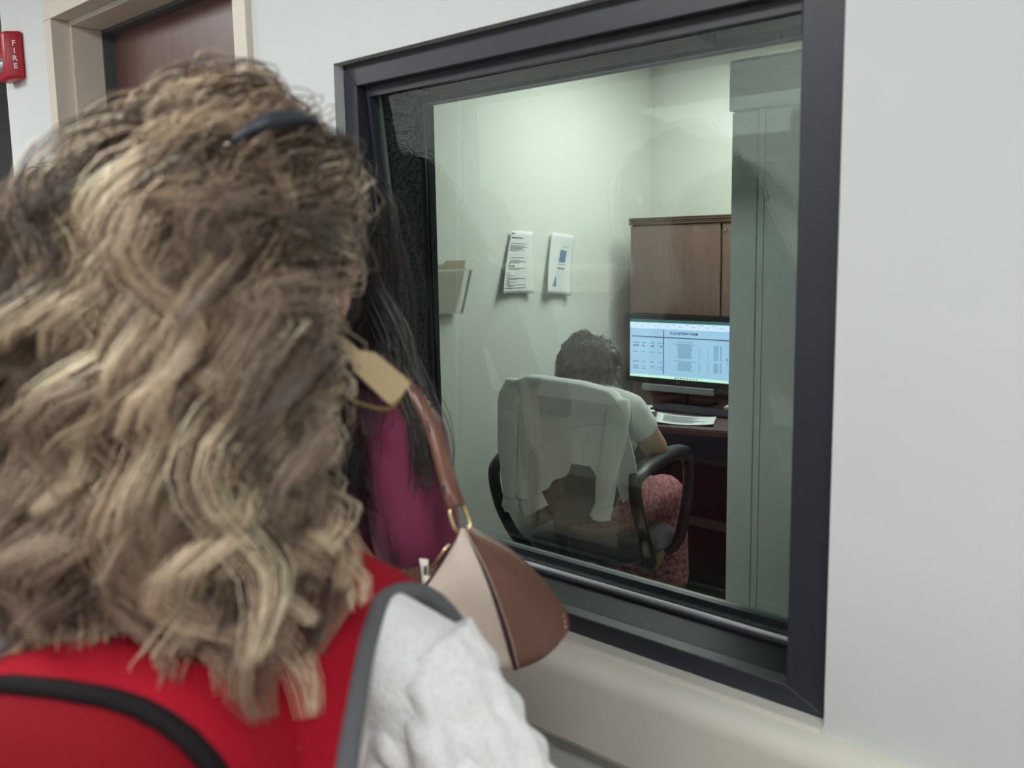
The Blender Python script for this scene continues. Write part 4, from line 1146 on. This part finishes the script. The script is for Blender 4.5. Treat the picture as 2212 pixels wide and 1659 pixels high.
# ------------------------------------------------------------------ third person further along the window, seen as a reflection in the glass
w3, hc3, sh3, Mx3, hands3 = standing('person', 'dark haired person in a grey top mirrored in the left of the glass', (-1.93, -.33, 0), math.radians(-25), 1.66, FAIR, mat('grey_top', srgb(96, 100, 108), rough=.9), BLACKT,
                                     head_yaw=0, sleeve_len=.9, top_name='grey_top')
scalp(w3, Mx3, acc2, lin((40, 34, 33)), k=1.03)
grow_hair('hair', w3, Mx3, 130, 16, .34, pal2, (.8, 1.05), lift=(.02, .25), wave=.008, lam=.10, clump=.010, srad=.0009, seg=16, accept=acc2, grav=.3,
          body=[((0, -.03, sh3 - .115), (.19, .13, .16))], seed=21, fluff=.2, push=push2)

# ------------------------------------------------------------------ person working in the booth
sw = thing('person', 'seated person in a white T-shirt and pink skirt working at the booth desk', 'person', CH, CHR)
bm = bmesh.new()
hcs = (.062, .215, 1.078)
Mxs = head_shapes(bm, hcs, math.radians(-4), math.radians(-8))
cap(bm, (.065, .185, 1.06), (.07, .165, .975), .050, .055)
ell(bm, (.07, .175, .85), (.152, .105, .16), 22); ell(bm, (.07, .185, .70), (.145, .115, .15), 22); ell(bm, (.07, .22, .585), (.175, .14, .10), 22)
for s in (-1, 1):
    ell(bm, (.07 + s * .075, .265, .83), (.068, .055, .062))
    cap(bm, (.07 + s * .03, .165, 1.005), (.07 + s * .155, .17, .965), .046, .050)
    S0 = (.07 + s * .170, .175, .958); E_ = (.07 + s * .235, .235, .825); Wr = (.07 + s * .10, .455, .80)
    cap(bm, S0, E_, .052, .044); cap(bm, E_, Wr, .043, .028)
    hand(bm, Wr, (-s * .35, 1, -.15), (0, -.1, -1), -s, .3)
    K = (.07 + s * .085, .665, .54); A_ = (.07 + s * .085, .62, .09)
    cap(bm, (.07 + s * .085, .25, .575), K, .082, .060); cap(bm, K, A_, .054, .036); ell(bm, (.07 + s * .085, .60, .34), (.046, .048, .09))
    cap(bm, (.07 + s * .085, .60, .045), (.07 + s * .095, .775, .03), .034, .029)
remesh('body', bm, .005, OLIVE, sw, 5); eyes(Mxs, sw)
WHT = mat('white_tshirt', srgb(240, 242, 236), rough=.9, sheen=.2)
bm = bmesh.new()
ell(bm, (.07, .175, .85), (.167, .120, .175), 22); ell(bm, (.07, .185, .70), (.160, .130, .155), 22); cap(bm, (.07, .21, .70), (.07, .215, .665), .150, .155)
for s in (-1, 1):
    ell(bm, (.07 + s * .075, .265, .83), (.080, .066, .074))
    cap(bm, (.07 + s * .05, .165, .995), (.07 + s * .155, .17, .962), .052, .060)
    S0 = Vector((.07 + s * .170, .175, .955)); E_ = Vector((.07 + s * .235, .235, .825))
    cap(bm, S0, S0.lerp(E_, .42), .060, .058)
remesh('tshirt', bm, .006, WHT, sw, 5)
SKIRT = mat('pink_skirt', srgb(142, 62, 74), rough=.85, noise=(60.0, .8, srgb(206, 156, 158)))
bm = bmesh.new()
ell(bm, (.07, .22, .60), (.185, .155, .10), 22)
for s in (-1, 1):
    cap(bm, (.07 + s * .085, .25, .578), (.07 + s * .09, .655, .545), .096, .080); cap(bm, (.07 + s * .09, .665, .53), (.07 + s * .10, .66, .22), .085, .090)
cap(bm, (.07, .3, .56), (.07, .66, .53), .09, .085); cap(bm, (.07, .66, .53), (.07, .66, .24), .085, .09)
remesh('skirt', bm, .008, SKIRT, sw, 4)
for s in (-1, 1):
    bm = bmesh.new(); cap(bm, (.07 + s * .085, .595, .040), (.07 + s * .095, .785, .034), .040, .034)
    for v in bm.verts: v.co.z = max(v.co.z, .002)
    remesh('shoe', bm, .006, mat('shoe_black', srgb(32, 32, 34)), sw, 3)
pals = [1.35 * c_ for c_ in [lin((70, 52, 46)), lin((92, 70, 60)), lin((112, 88, 76)), lin((136, 112, 98)), lin((54, 42, 38))]]
accs = lambda d: not ((d[1] > .45 and d[2] < .45) or (d[1] > .2 and d[2] < -.05) or d[2] < -.62)
scalp(sw, Mxs, accs, lin((72, 56, 50)), k=1.03)
grow_hair('hair', sw, Mxs, 330, 12, .095, pals, (.7, 1.1), lift=(.03, .14), wave=.007, lam=.045, clump=.005, srad=.0009, seg=11,
          accept=lambda d: not ((d[1] > .45 and d[2] < .45) or (d[1] > .2 and d[2] < -.05) or d[2] < -.62), part=(.1, .5, 1), grav=.22, seed=31, fluff=.7, wave0=.6)
hs = thing('headset', 'black headset with a round ear cup on the seated person', 'headset', CH, CHR)
HB = [(.062 + .098 * math.cos(t), .210, 1.092 + .112 * math.sin(t)) for t in np.linspace(-.05, PI + .05, 30)]
obj('headband', tube(HB, .0045, 8, flat=(1, 1.6)), DARK, hs, True)
for s in (1,):
    obj('ear_cup', tube([(.062 + s * .092, .190, 1.122), (.062 + s * .112, .188, 1.130), (.062 + s * .125, .187, 1.134)], [.030, .033, .025], 18), DARK, hs, True)
obj('temple_pad', tube([(-.030, .206, 1.075), (-.034, .206, 1.10)], .009, 10, flat=(.5, 1)), DARK, hs, True)
obj('cable', tube(spline([(.170, .195, 1.085), (.175, .23, 1.04), (.168, .30, 1.0), (.15, .38, .92), (.12, .42, .83)], 24), .0022, 6), DARK, hs, True)
obj('microphone_boom', tube(spline([(.165, .225, 1.115), (.15, .30, 1.085), (.10, .345, 1.06)], 12), .003, 6), DARK, hs, True)
